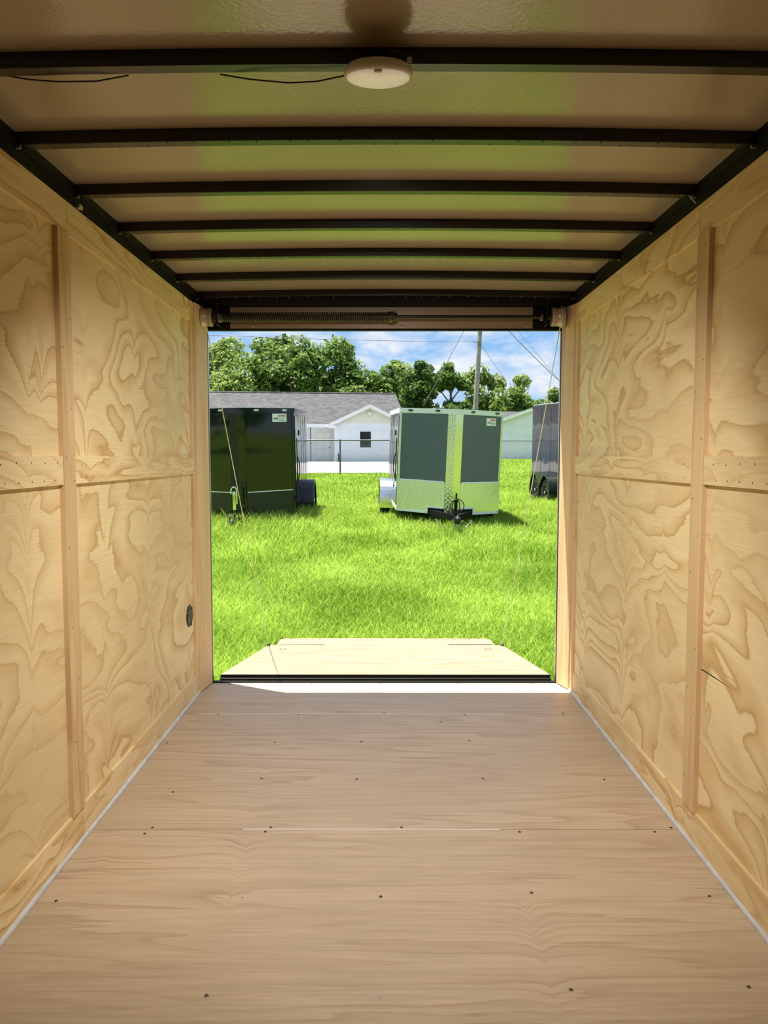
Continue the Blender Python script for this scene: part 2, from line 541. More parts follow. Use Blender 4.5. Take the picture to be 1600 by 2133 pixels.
def build_wall(side):
    s = -1 if side == 'left' else 1
    w = MB().box(s * 1.052, s * 1.095, YF, 4.40, -0.10, 2.24).build('wall_' + side, M_SKIN)
    tag(w, 'pine plywood side wall with battens, %s' % ('with the round vent' if s < 0 else 'opposite the vent'), None, kind='structure')

    def bx(name, a, b, y0, y1, z0, z1, m):
        return box(name, s * a, s * b, y0, y1, z0, z1, m, w)
    dy = 0.0 if s < 0 else 0.035
    P0, P1 = 2.452 + dy, 2.545 + dy      # the visible post
    PN0, PN1 = 1.20 + dy, 1.293 + dy     # its twin nearer the camera
    P3 = 4.115 if s < 0 else 4.165
    # panels (lower and upper sheet in each bay)
    for (a, b) in ((YF, PN0 + 0.05), (PN0 + 0.05, P0 + 0.05), (P0 + 0.05, 4.30)):
        bx('plywood_panel', HW, 1.052, a + 0.001, b - 0.001, 0.0, 1.255, M_WALL)
        bx('plywood_panel', HW, 1.052, a + 0.001, b - 0.001, 1.257, 2.13, M_WALL)
    # overlaid strips
    T = 0.0095
    seams = (YF, PN1, P1, P3 + 0.045)
    for a, b in zip(seams[:-1], seams[1:]):
        bx('top_strip', HW - T, HW, a + 0.0012, b - 0.0012, 2.022, 2.125, M_STRIP_H)
    cuts = (YF, PN1, P1, 3.86 if s < 0 else P3 + 0.045, P3 + 0.045)
    for a, b in zip(cuts[:-1], cuts[1:]):
        if b - a > 0.01:
            bx('bottom_strip', HW - T, HW, a + 0.0012, b - 0.0012, 0.0, 0.116, M_STRIP_H)
    for a, b in ((YF, PN0), (PN1, P0), (P1, P3)):
        bx('mid_rail', HW - 0.0145, HW, a + 0.002, b - 0.002, 1.212, 1.304, M_STRIP_H)
    for a, b in ((PN0, PN1), (P0, P1)):
        bx('post', HW - 0.0165, HW, a, b, 0.117, 2.021, M_POST)
    # stepped battens at the rear corner
    bx('batten', 1.0275, HW, P3, P3 + 0.053, 0.006, 2.125, M_POST)
    bx('batten', 1.020, 1.0275, P3 + 0.053, 4.27, 0.006, 2.125, M_POST)
    x1 = 0.996 if s < 0 else 0.984
    pts = [(s * 1.019, P3 + 0.062), (s * x1, 4.352), (s * 1.05, 4.352), (s * 1.05, P3 + 0.062)]
    if s < 0:
        pts = pts[::-1]
    MB().prism(pts, 0.006, 2.125).build('corner_board', M_POST, w)
    # nails
    nm = None
    nails = []
    for i, z in enumerate(np.linspace(0.25, 1.95, 12)):
        nails.append((HW - 0.0165, P0 + (0.02 if i % 2 else 0.075) + rnd.uniform(-0.006, 0.006), z + rnd.uniform(-0.05, 0.05)))
    for i in range(9):
        t = i / 8
        yy = P1 + 0.05 + t * (P3 - P1 - 0.1)
        nails.append((HW - 0.0145, yy + rnd.uniform(-0.04, 0.04), 1.292 - 0.02 * rnd.random()))
        nails.append((HW - 0.0145, yy + 0.06 * rnd.random(), 1.225 + 0.01 * rnd.random()))
    for i in range(5):
        nails.append((HW - 0.0145, 2.05 + 0.09 * i, 1.285 - 0.01 * rnd.random()))
        nails.append((HW - 0.0145, 2.07 + 0.08 * i, 1.228))
    for i in range(7):
        nails.append((1.0145, 4.22, 0.12 + 0.29 * i))
    for i in range(9):
        nails.append((HW, 3.35 + 0.35 * (i % 2), 0.3 + 0.19 * i))
    Mx = Matrix.Rotation(math.radians(90) * s, 4, 'Y')
    for (a, y, z) in nails:
        if nm is None:
            nm = MB().lathe([(0.0028, -0.0012), (0.0028, 0.0006), (0.0001, 0.0008)], Matrix.Rotation(-math.pi / 2 * s, 4, 'Y'), n=6).build('nail', M_SCREW, w)
            o = nm
        else:
            o = bpy.data.objects.new('nail', nm.data); COL.objects.link(o); o.parent = w
        o.location = (s * a, y, z)
    return w


wl = build_wall('left')
wr = build_wall('right')

# vent on the left wall
def build_vent():
    Mv = Matrix.Translation((-1.04, 4.022, 0.462)) @ Matrix.Rotation(math.pi / 2, 4, 'Y')
    v = MB().lathe([(0.058, 0.0), (0.058, 0.004), (0.053, 0.007), (0.046, 0.006), (0.044, 0.002), (0.0001, 0.001)], Mv, 32).build('vent', plain('vent_black', (0.02, 0.019, 0.018), 0.4), wl)
    M_SL = plain('vent_slat_grey', (0.16, 0.155, 0.15), 0.4, 0.3)
    R45 = Mv @ Matrix.Rotation(math.radians(35), 4, 'Z')
    for k in range(-5, 6):
        q = k * 0.0078
        h = math.sqrt(max(0.0, 0.043 ** 2 - q * q))
        MB().box(-h, h, q - 0.0018, q + 0.0018, 0.0025, 0.0055, R45).build('slat', M_SL, v)
    for a in (0.3, 2.4, 4.5):
        MB().lathe([(0.006, 0.006), (0.006, 0.009), (0.0001, 0.010)], Mv @ Matrix.Translation((0.050 * math.cos(a), 0.050 * math.sin(a), 0)), 10).build('vent_screw', M_DARKHOLE, v)


build_vent()
# split in the veneer of the right wall
MB().slab([(1.0397, 2.546, 0.602), (1.0397, 2.546, 0.606), (1.0397, 2.40, 0.6075), (1.0397, 2.27, 0.6065), (1.0397, 2.40, 0.6035)], (0.001, 0, 0)).build('veneer_split', M_DARKHOLE, wr)


def bow_z(x):
    return 0.014 * (1 - (x / 1.04) ** 2)


def build_ceiling():
    xs = np.linspace(-1.06, 1.06, 25)
    V, F = [], []
    for x in xs:
        z = 2.199 + bow_z(x)
        V += [(x, YF - 0.75, z), (x, 4.38, z), (x, YF - 0.75, z + 0.03), (x, 4.38, z + 0.03)]
    for i in range(len(xs) - 1):
        a, b = i * 4, i * 4 + 4
        F += [(a, a + 1, b + 1, b), (a + 2, b + 2, b + 3, a + 3)]
    m = MB(); m.add(V, F, True)
    c = m.build('ceiling', M_SHEET)
    tag(c, 'glossy tan sheet roof carried by black steel roof bows', None, kind='structure')
    M_SPECK = plain('weld_speck', (0.55, 0.55, 0.5), 0.3, 0.6)
    for k in range(-6, 7):
        y = 1.805 + 0.412 * k
        if y < YF - 0.2: continue
        # square tube following the arch of the roof
        xb = np.linspace(-1.03, 1.03, 25)
        V, F = [], []
        for x in xb:
            z = 2.164 + bow_z(x)
            V += [(x, y - 0.019, z + 0.0365), (x, y - 0.019, z + 0.002), (x, y - 0.017, z), (x, y + 0.017, z), (x, y + 0.019, z + 0.002), (x, y + 0.019, z + 0.0365)]
        for i in range(len(xb) - 1):
            a, b = i * 6, i * 6 + 6
            for q in range(5):
                F.append((a + q, b + q, b + q + 1, a + q + 1))
        m = MB(); m.add(V, F)
        bo = m.build('roof_bow', M_BOW, c)
        if k >= 1:
            sp = MB()
            for i in range(26):
                x = -0.99 + 1.98 * i / 25 + rnd.uniform(-0.02, 0.02)
                z = 2.164 + bow_z(x)
                q = y + rnd.choice((-0.012, 0.012))
                sp.add([(x - 0.0022, q - 0.002, z - 0.0004), (x + 0.0022, q - 0.002, z - 0.0004), (x + 0.0022, q + 0.002, z - 0.0004), (x - 0.0022, q + 0.002, z - 0.0004), (x, q, z - 0.0028)],
                       [(0, 4, 1), (1, 4, 2), (2, 4, 3), (3, 4, 0)])
            tag(sp.build('glue_specks', M_WIRE if k % 2 else M_SPECK, bo), kind='stuff')
        for s in (-1, 1):
            MB().box(s * 1.019, s * 1.031, y - 0.008, y - 0.002, 2.159, 2.166).build('weld', M_SPECK, bo)
    for s in (-1, 1):
        MB().box(s * 1.032, s * 1.094, YF, 4.38, 2.126, 2.203).build('side_rail', M_BLACK, c)
        MB().box(s * 1.026, s * 1.032, YF, 4.38, 2.168, 2.201).build('rail_lip', M_BLACK, c)
    MB().box(-1.034, -1.018, 2.622, 2.652, 2.129, 2.141).build('clip', M_ALU, c)
    # outer roof
    MB().box(-1.095, 1.095, YF - 0.8, 4.40, 2.245, 2.27).build('outer_roof', M_SKIN, c)
    return c


build_ceiling()


def build_front():
    w = empty('wall_front')
    tag(w, 'plywood front wall of the trailer nose', None, kind='structure')
    for s in (-1, 1):
        pts = [(s * 1.09, YF), (0, YF - 0.72), (0, YF - 0.78), (s * 1.13, YF)]
        if s > 0: pts = pts[::-1]
        MB().prism(pts, -0.1, 2.24).build('plywood_panel', M_NOSE, w)


build_front()


def build_rear():
    w = MB().box(-1.095, 1.095, 4.365, 4.41, 2.010, 2.245).build('wall_rear', M_BLACK)
    tag(w, 'black steel rear header and door frame of the trailer', None, kind='structure')
    MB().box(-0.868, 0.822, 4.358, 4.365, 2.018, 2.090).build('header_panel', M_HEADER, w)
    MB().box(-0.868, 0.822, 4.358, 4.365, 2.0905, 2.135).build('header_panel', M_HEADER, w)
    for s, x in ((-1, 1.003), (1, 0.988)):
        MB().box(s * x, s * 1.095, 4.353, 4.41, -0.10, 2.010).build('door_jamb', M_BLACK, w)
    for s, x in ((-1, 1.0015), (1, 0.9865)):
        MB().box(s * x, s * (x + 0.0015), 4.395, 4.41, 0.0, 2.010).build('jamb_edge', M_ALU, w)
    for x in (-0.74, 0.09, 0.79):
        MB().lathe([(0.006, 0.0), (0.005, 0.003), (0.0001, 0.004)], Matrix.Translation((x, 4.358, 2.030)) @ Matrix.Rotation(math.pi / 2, 4, 'X'), 12).build('screw', M_BRIGHT, w)
    MB().box(-1.03, 1.03, 4.30, 4.36, 2.140, 2.196).build('cross_tube', M_BLACK, w)
    return w


build_rear()


# ------------------------------------------------------------------ ramp door, springs, cables
def build_ramp():
    R = empty('ramp_door', (0, 4.43, 0.03))
    tag(R, 'pale plywood ramp door lowered flat onto the grass in the sun', 'ramp')
    L_ = 1.84
    ang = math.atan2(0.275, 1.82)

    def P(x, t, n=0.0):   # t along the ramp, n above its face
        return (x, t * math.cos(ang) + n * math.sin(ang), -t * math.sin(ang) + n * math.cos(ang))
    W = 0.965
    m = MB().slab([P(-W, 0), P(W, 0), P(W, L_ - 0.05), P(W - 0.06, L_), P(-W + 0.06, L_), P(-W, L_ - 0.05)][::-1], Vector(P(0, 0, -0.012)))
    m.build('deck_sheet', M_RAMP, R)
    MB().slab([P(-W, -0.002, -0.0125), P(W, -0.002, -0.0125), P(W, L_, -0.0125), P(-W, L_, -0.0125)][::-1], Vector(P(0, 0, -0.03))).build('ramp_frame', M_BLACK, R)
    MB().box(-W, W, -0.006, 0.0, -0.05, -0.001).build('hinge_edge', M_BLACK, R)
    MB().tube([(-W, -0.022, -0.022), (W, -0.022, -0.022)], 0.009, 10).build('hinge_pin', M_BLACK, R)
    F0, F1 = L_ + 0.004, L_ + 0.30
    fa = 0.10

    def Q(x, t, n=0.0):
        b = P(0, L_ + 0.004)
        a2 = fa * 0.4
        return (x, b[1] + t * math.cos(a2) + n * math.sin(a2), b[2] - t * math.sin(a2) + n * math.cos(a2))
    MB().slab([Q(-0.90, 0), Q(0.90, 0), Q(0.90, 0.22), Q(0.86, 0.29), Q(-0.86, 0.29), Q(-0.90, 0.22)][::-1], Vector((0, 0, -0.014))).build('flap', M_RAMP, R)
    for x0, x1 in ((-0.88, -0.50), (0.52, 0.88)):
        MB().tube([Q(x0, -0.002, 0.002), Q(x1, -0.002, 0.002)], 0.005, 8).build('flap_hinge', M_SCREW, R)
    for sx in (-1, 1):
        c = Matrix.Translation(P(sx * 0.80, L_ - 0.34, 0.0)) @ Matrix.Rotation(-ang, 4, 'X')
        pl = MB().box(-0.028, 0.028, -0.02, 0.02, 0.0, 0.002, c).build('bolt_plate', M_RAMP, R)
        for a in (-0.018, 0.018):
            MB().lathe([(0.006, 0.002), (0.005, 0.005), (0.0001, 0.006)], c @ Matrix.Translation((a, a * 0.5, 0)), 10).build('bolt', M_SCREW, pl)
        MB().lathe([(0.014, -0.004), (0.014, 0.014), (0.006, 0.02), (0.0001, 0.02)], Matrix.Translation(P(sx * 0.953, L_ - 0.075, 0.0)) @ Matrix.Rotation(-ang, 4, 'X'), 12).build('cable_eye', M_SCREW, R)
    return R


build_ramp()


def build_springs():
    R = empty('torsion_spring_assembly', (0, 4.29, 2.068))
    tag(R, 'black torsion spring shaft with cable drums above the rear opening', 'door spring')
    X90 = Matrix.Rotation(math.pi / 2, 4, 'Y')
    MB().tube([(-1.0, 0, 0), (0.97, 0, 0)], 0.011, 12).build('shaft', M_BOW, R)
    # coil
    path = []
    turns = 92
    n = turns * 10
    for i in range(n + 1):
        t = i / n
        a = 2 * math.pi * turns * t
        path.append((-0.915 + 0.945 * t, 0.0235 * math.cos(a), 0.0235 * math.sin(a)))
    MB().tube(path, 0.0042, 5).build('coil_spring', M_SPRING, R)
    MB().lathe([(0.0001, -0.02), (0.030, -0.02), (0.030, 0.0), (0.024, 0.006), (0.024, 0.03), (0.0001, 0.03)], Matrix.Translation((0.035, 0, 0)) @ X90, 20).build('winding_cone', M_SPRING, R)
    for a in (0.6, 2.2, 3.8, 5.3):
        MB().tube([(0.045, 0.028 * math.cos(a), 0.028 * math.sin(a)), (0.045, 0.037 * math.cos(a), 0.037 * math.sin(a))], 0.005, 6).build('set_screw', M_SCREW, R)
    MB().lathe([(0.0001, 0.03), (0.030, 0.03), (0.030, 0.0), (0.024, -0.03), (0.0001, -0.03)], Matrix.Translation((-0.925, 0, 0)) @ X90, 20).build('fixed_cone', M_SPRING, R)
    for s, x in ((-1, -0.985), (1, 0.945)):
        prof = [(0.012, -0.034), (0.050, -0.034), (0.052, -0.028), (0.050, -0.022), (0.050, 0.010), (0.058, 0.016), (0.060, 0.022), (0.056, 0.024), (0.060, 0.028), (0.060, 0.034), (0.012, 0.034)]
        prof = [(r, z * -s * -1) for r, z in prof]
        MB().lathe(prof, Matrix.Translation((x, 0, 0)) @ X90, 32).build('cable_drum', M_DRUM, R)
        MB().box(x - s * 0.062 - 0.004, x - s * 0.062 + 0.004, -0.035, 0.066, -0.045, 0.07).build('bearing_plate', M_BLACK, R)
        MB().lathe([(0.0001, -0.014), (0.022, -0.014), (0.022, 0.014), (0.0001, 0.014)], Matrix.Translation((x - s * 0.085, 0, 0)) @ X90, 16).build('collar', M_SPRING, R)
    return R


build_springs()


def curve_pts(a, b, sag, n=14):
    a, b = Vector(a), Vector(b)
    return [tuple(a.lerp(b, i / (n - 1)) + Vector((0, 0, -sag * 4 * (i / (n - 1)) * (1 - i / (n - 1))))) for i in range(n)]


c1 = MB().tube(curve_pts((-0.996, 4.335, 2.035), (-0.953, 6.175, -0.205), 0.03), 0.0026, 6).build('ramp_cable', M_CABLE)
tag(c1, 'thin cream ramp cable running past the black trailer on the left', 'cable', 'ramp cables')
c2 = MB().tube(curve_pts((0.972, 4.335, 2.035), (0.953, 6.175, -0.205), 0.03), 0.0026, 6).build('ramp_cable', M_CABLE)
tag(c2, 'thin cream ramp cable hanging beside the right door jamb', 'cable', 'ramp cables')


# ------------------------------------------------------------------ lamp and loose wires
def build_lamp():
    R = empty('ceiling_lamp', (-0.016, 1.765, 2.150), (math.radians(11), 0, 0))
    tag(R, 'round white dome lamp fixed under the nearest roof bow', 'lamp')
    MB().lathe([(0.0001, 0.012), (0.066, 0.012), (0.074, 0.006), (0.0765, -0.004), (0.0745, -0.010), (0.070, -0.012)], n=48).build('base', M_WHITEPL, R)
    # lens with a dip towards the switch on the near side
    V, F = [], []
    n, rings = 64, 8
    for i in range(rings + 1):
        t = i / rings
        for k in range(n):
            a = 2 * math.pi * k / n
            d = (a + math.pi / 2 + math.pi) % (2 * math.pi) - math.pi
            rim = 0.070 - 0.020 * math.exp(-(d / 0.26) ** 2)
            r = rim * math.cos(t * math.pi / 2)
            V.append((r * math.cos(a), r * math.sin(a) + 0.004 * t, -0.012 - 0.013 * math.sin(t * math.pi / 2)))
    for i in range(rings):
        for k in range(n):
            F.append((i * n + k, (i + 1) * n + k, (i + 1) * n + (k + 1) % n, i * n + (k + 1) % n))
    m = MB(); m.add(V, F, True)
    m.build('lens', M_LENS, R)
    MB().lathe([(0.0001, -0.0119), (0.0705, -0.0119)], n=48).build('reflector', M_WHITEPL, R)
    MB().box(-0.008, 0.008, -0.066, -0.055, -0.017, -0.011).build('switch', M_WHITEPL, R)
    ld = bpy.data.lights.new('added_fill_spot', 'SPOT')  # added fill spot at the unlit dome, aimed rearward to brighten the interior
    ld.energy = 165.0; ld.color = (1.0, 0.94, 0.83)
    ld.spot_size = math.radians(124); ld.spot_blend = 1.0; ld.shadow_soft_size = 0.0
    lo = bpy.data.objects.new('added_fill_spot', ld); COL.objects.link(lo); lo.parent = R
    lo.location = (0, 0.004, -0.030); lo.rotation_euler = (math.radians(26), 0, 0)
    MB().tube([(0.02, -0.05, 0.020), (0.03, -0.055, 0.027), (0.045, -0.055, 0.024), (0.052, -0.056, 0.016)], 0.001, 5).build('lead_wire', M_SCREW, R)
    MB().box(0.048, 0.058, -0.060, -0.052, 0.008, 0.018, Matrix.Rotation(0.3, 4, 'Z')).build('wire_connector', M_ALU, R)


M_LENS = plain('lamp_lens', (0.85, 0.82, 0.70), 0.35)
M_LENS.node_tree.nodes['Principled BSDF'].inputs['Emission Color'].default_value = (1.0, 0.90, 0.66, 1)
M_LENS.node_tree.nodes['Principled BSDF'].inputs['Emission Strength'].default_value = 0.25  # glow added to the lens to go with the added spot
build_lamp()
for pts, lab in (([(-0.88, 1.832, 2.176), (-0.819, 1.832, 2.166), (-0.753, 1.832, 2.161), (-0.664, 1.832, 2.162), (-0.59, 1.832, 2.175)], 'sagging black wire under the nearest roof bow by the left wall'),
                 ([(-0.38, 1.832, 2.177), (-0.312, 1.832, 2.166), (-0.224, 1.832, 2.158), (-0.158, 1.832, 2.161), (-0.092, 1.815, 2.166)], 'sagging black wire leading to the dome lamp')):
    tag(MB().tube(pts, 0.0018, 6).build('loose_wire', M_WIRE), lab, 'wire', 'wires under the roof bow')
tag(MB().tube([(0.987, 2.62, 2.165 + 0.03), (0.997, 2.62, 2.180), (1.011, 2.62, 2.160), (1.031, 2.62, 2.140)], 0.0018, 6).build('cable_tie', M_WHITEPL), 'white cable tie tail sticking out of the right roof rail', 'cable tie')
tag(MB().tube([(-1.030, 3.98, 2.128), (-1.024, 3.98, 2.085), (-1.016, 3.99, 2.066), (-1.009, 4.0, 2.070), (-1.006, 4.0, 2.10), (-1.02, 4.0, 2.135)], 0.0012, 6).build('loose_wire', M_RED), 'thin red wire loop hanging at the left rear corner', 'wire')


# ------------------------------------------------------------------ parked trailers
def diamond_plate(name, col, metal=0.9, rough=0.28, sc=34.0, strength=0.5):
    m, nt, b = mat_new(name)
    N = nt.nodes.new; L = nt.links.new
    b.inputs['Base Color'].default_value = (*col, 1)
    b.inputs['Metallic'].default_value = metal
    b.inputs['Roughness'].default_value = rough
    tc = N('ShaderNodeTexCoord')
    sp = N('ShaderNodeSeparateXYZ'); L(tc.outputs['Object'], sp.inputs[0])
    def s(a, op):
        x = N('ShaderNodeMath'); x.operation = op
        L(a[0], x.inputs[0])
        if len(a) > 1:
            if isinstance(a[1], float): x.inputs[1].default_value = a[1]
            else: L(a[1], x.inputs[1])
        return x.outputs[0]
    hor = s((sp.outputs['X'], 1.15), 'MULTIPLY')
    p = s((s((hor, sp.outputs['Z']), 'ADD'), sc * 3.14), 'MULTIPLY')
    q = s((s((hor, sp.outputs['Z']), 'SUBTRACT'), sc * 3.14), 'MULTIPLY')
    h = s((s((p,), 'SINE'), s((q,), 'SINE')), 'MULTIPLY')
    h = s((h, 2.0), 'POWER')
    bp = N('ShaderNodeBump'); bp.inputs['Strength'].default_value = strength; bp.inputs['Distance'].default_value = 0.004
    L(h, bp.inputs['Height']); L(bp.outputs[0], b.inputs['Normal'])
    return m


def wavy(name, col, rough=0.06, metal=0.0, spec=0.5, strength=0.25, scale=2.6):
    m = plain(name, col, rough, metal, spec, bump=strength, bscale=scale)
    return m


M_BPAINT = plain('black_gloss_paint', (0.006, 0.010, 0.008), 0.05, 0.0, 0.5, bump=0.12, bscale=1.6)
M_BPLATE = diamond_plate('black_plate', (0.006, 0.010, 0.009), 0.0, 0.3, 24.0, 0.25)
M_GPAINT = plain('charcoal_paint', (0.11, 0.135, 0.155), 0.5, 0.0, 0.5)
M_APLATE = diamond_plate('aluminium_plate', (0.80, 0.82, 0.82), 0.95, 0.20, 22.0, 0.40)
M_CAPPLATE = diamond_plate('nose_cap_plate', (0.80, 0.82, 0.82), 0.95, 0.16, 12.0, 0.9)
M_ASMOOTH = plain('smooth_aluminium', (0.80, 0.82, 0.82), 0.12, 0.95)
M_WTRIM = plain('white_aluminium_trim', (0.84, 0.86, 0.88), 0.4, 0.0)
M_SIDE = wavy('wavy_dark_side', (0.010, 0.013, 0.016), 0.05, 0.0, 0.8, 0.45, 2.2)
M_SIDEB = wavy('wavy_blue_black_side', (0.012, 0.016, 0.022), 0.05, 0.0, 0.8, 0.45, 2.2)
M_GSIDE = wavy('wavy_grey_side', (0.16, 0.17, 0.18), 0.12, 0.5, 0.6, 0.4, 2.2)
M_TYRE = plain('tyre_rubber', (0.018, 0.018, 0.02), 0.7)
M_RIM = plain('black_rim', (0.02, 0.02, 0.022), 0.3, 0.4)
M_CHROME = plain('chrome', (0.85, 0.86, 0.88), 0.12, 1.0)
M_AMBER = plain('dark_marker_light', (0.06, 0.05, 0.05), 0.2)
M_CLEAR = plain('clear_marker_light', (0.75, 0.78, 0.78), 0.2)
M_STICK = plain('white_sticker', (0.95, 0.95, 0.96), 0.5)
M_INKR = plain('red_ink', (0.55, 0.02, 0.05), 0.5)
M_INKK = plain('black_ink', (0.012, 0.012, 0.014), 0.5)
M_INKG = plain('grey_ink', (0.10, 0.13, 0.13), 0.5)
M_BLUEF = plain('dark_fender', (0.012, 0.020, 0.030), 0.28, 0.0, 0.6)


def text_mesh(body, size):
    cu = bpy.data.curves.new('lettering', 'FONT')
    cu.body = body
    cu.size = size
    cu.extrude = 0.0
    cu.offset = size * 0.045
    cu.align_x = 'CENTER'; cu.align_y = 'CENTER'
    t = bpy.data.objects.new('lettering_tmp', cu)
    COL.objects.link(t)
    dg = bpy.context.evaluated_depsgraph_get()
    me = bpy.data.meshes.new_from_object(t.evaluated_get(dg))
    bpy.data.objects.remove(t, do_unlink=True)
    return me


def add_sticker(parent, M, w, h):
    st = MB().box(-w / 2, w / 2, -h / 2, h / 2, 0.0, 0.003, M).build('sticker', M_STICK, parent)
    st['label'] = 'white dealer sticker reading KINEMA in red'
    me = text_mesh('KINEMA', 0.30 * h)
    xs = [v.co.x for v in me.vertices]
    k = 0.58 * w / (max(xs) - min(xs))
    T = M @ Matrix.Translation((0.165 * w, 0.24 * h, 0.0036)) @ Matrix.Diagonal((k, 1.05, 1, 1))
    me.transform(T)
    link('lettering', me, M_INKR, st)
    # trailer pictogram: two wheels below an arch line
    pg = MB()
    for x in (-0.34, -0.18):
        pg.lathe([(0.0001, 0.0), (0.062 * w, 0.0)], M @ Matrix.Translation((x * w, -0.12 * h, 0.0036)), 16, False)
    pg.box(-0.45 * w, -0.38 * w, 0.015 * h, 0.035 * h, 0.003, 0.0036, M)
    pg.box(-0.31 * w, -0.22 * w, 0.045 * h, 0.075 * h, 0.003, 0.0036, M)
    pg.box(-0.10 * w, 0.44 * w, -0.01 * h, 0.015 * h, 0.003, 0.0036, M)
    pg.build('pictogram', M_INKK, st)
    ln = MB()
    for row, y in enumerate((-0.17, -0.34)):
        x = -0.07
        r2 = random.Random(row)
        while x < 0.42:
            q = r2.choice((0.018, 0.026, 0.034))
            ln.box(x * w, (x + q) * w, (y - 0.05) * h, (y + 0.05) * h, 0.003, 0.0036, M)
            x += q + r2.choice((0.012, 0.014, 0.03))
    ln.build('small_print', M_INKG, st)


def add_wheel(root, x, y, out, r=0.33, wd=0.20):
    M = Matrix.Translation((x, y, r)) @ Matrix.Rotation(math.pi / 2 * out, 4, 'Y')
    wh = MB().lathe([(0.20, -wd / 2), (r - 0.04, -wd / 2), (r - 0.008, -wd / 2 + 0.03), (r, -wd / 2 + 0.06), (r, wd / 2 - 0.06), (r - 0.008, wd / 2 - 0.03), (r - 0.04, wd / 2), (0.20, wd / 2 - 0.005)], M, 36).build('wheel', M_TYRE, root)
    MB().lathe([(0.20, -wd / 2 + 0.02), (0.205, wd / 2 - 0.004), (0.19, wd / 2 - 0.01), (0.16, wd / 2 - 0.06), (0.06, wd / 2 - 0.04), (0.05, wd / 2), (0.0001, wd / 2)], M, 30).build('rim', M_RIM, wh)
    for k in range(5):
        a = 2 * math.pi * k / 5 + 0.3
        MB().lathe([(0.012, wd / 2 - 0.05), (0.010, wd / 2 - 0.02), (0.0001, wd / 2 - 0.018)], M @ Matrix.Translation((0.10 * math.cos(a), 0.10 * math.sin(a), 0)), 8).build('lug_nut', M_CHROME, wh)
    MB().lathe([(0.03, wd / 2), (0.028, wd / 2 + 0.015), (0.0001, wd / 2 + 0.018)], M, 14).build('hub_cap', M_CHROME, wh)
    return wh


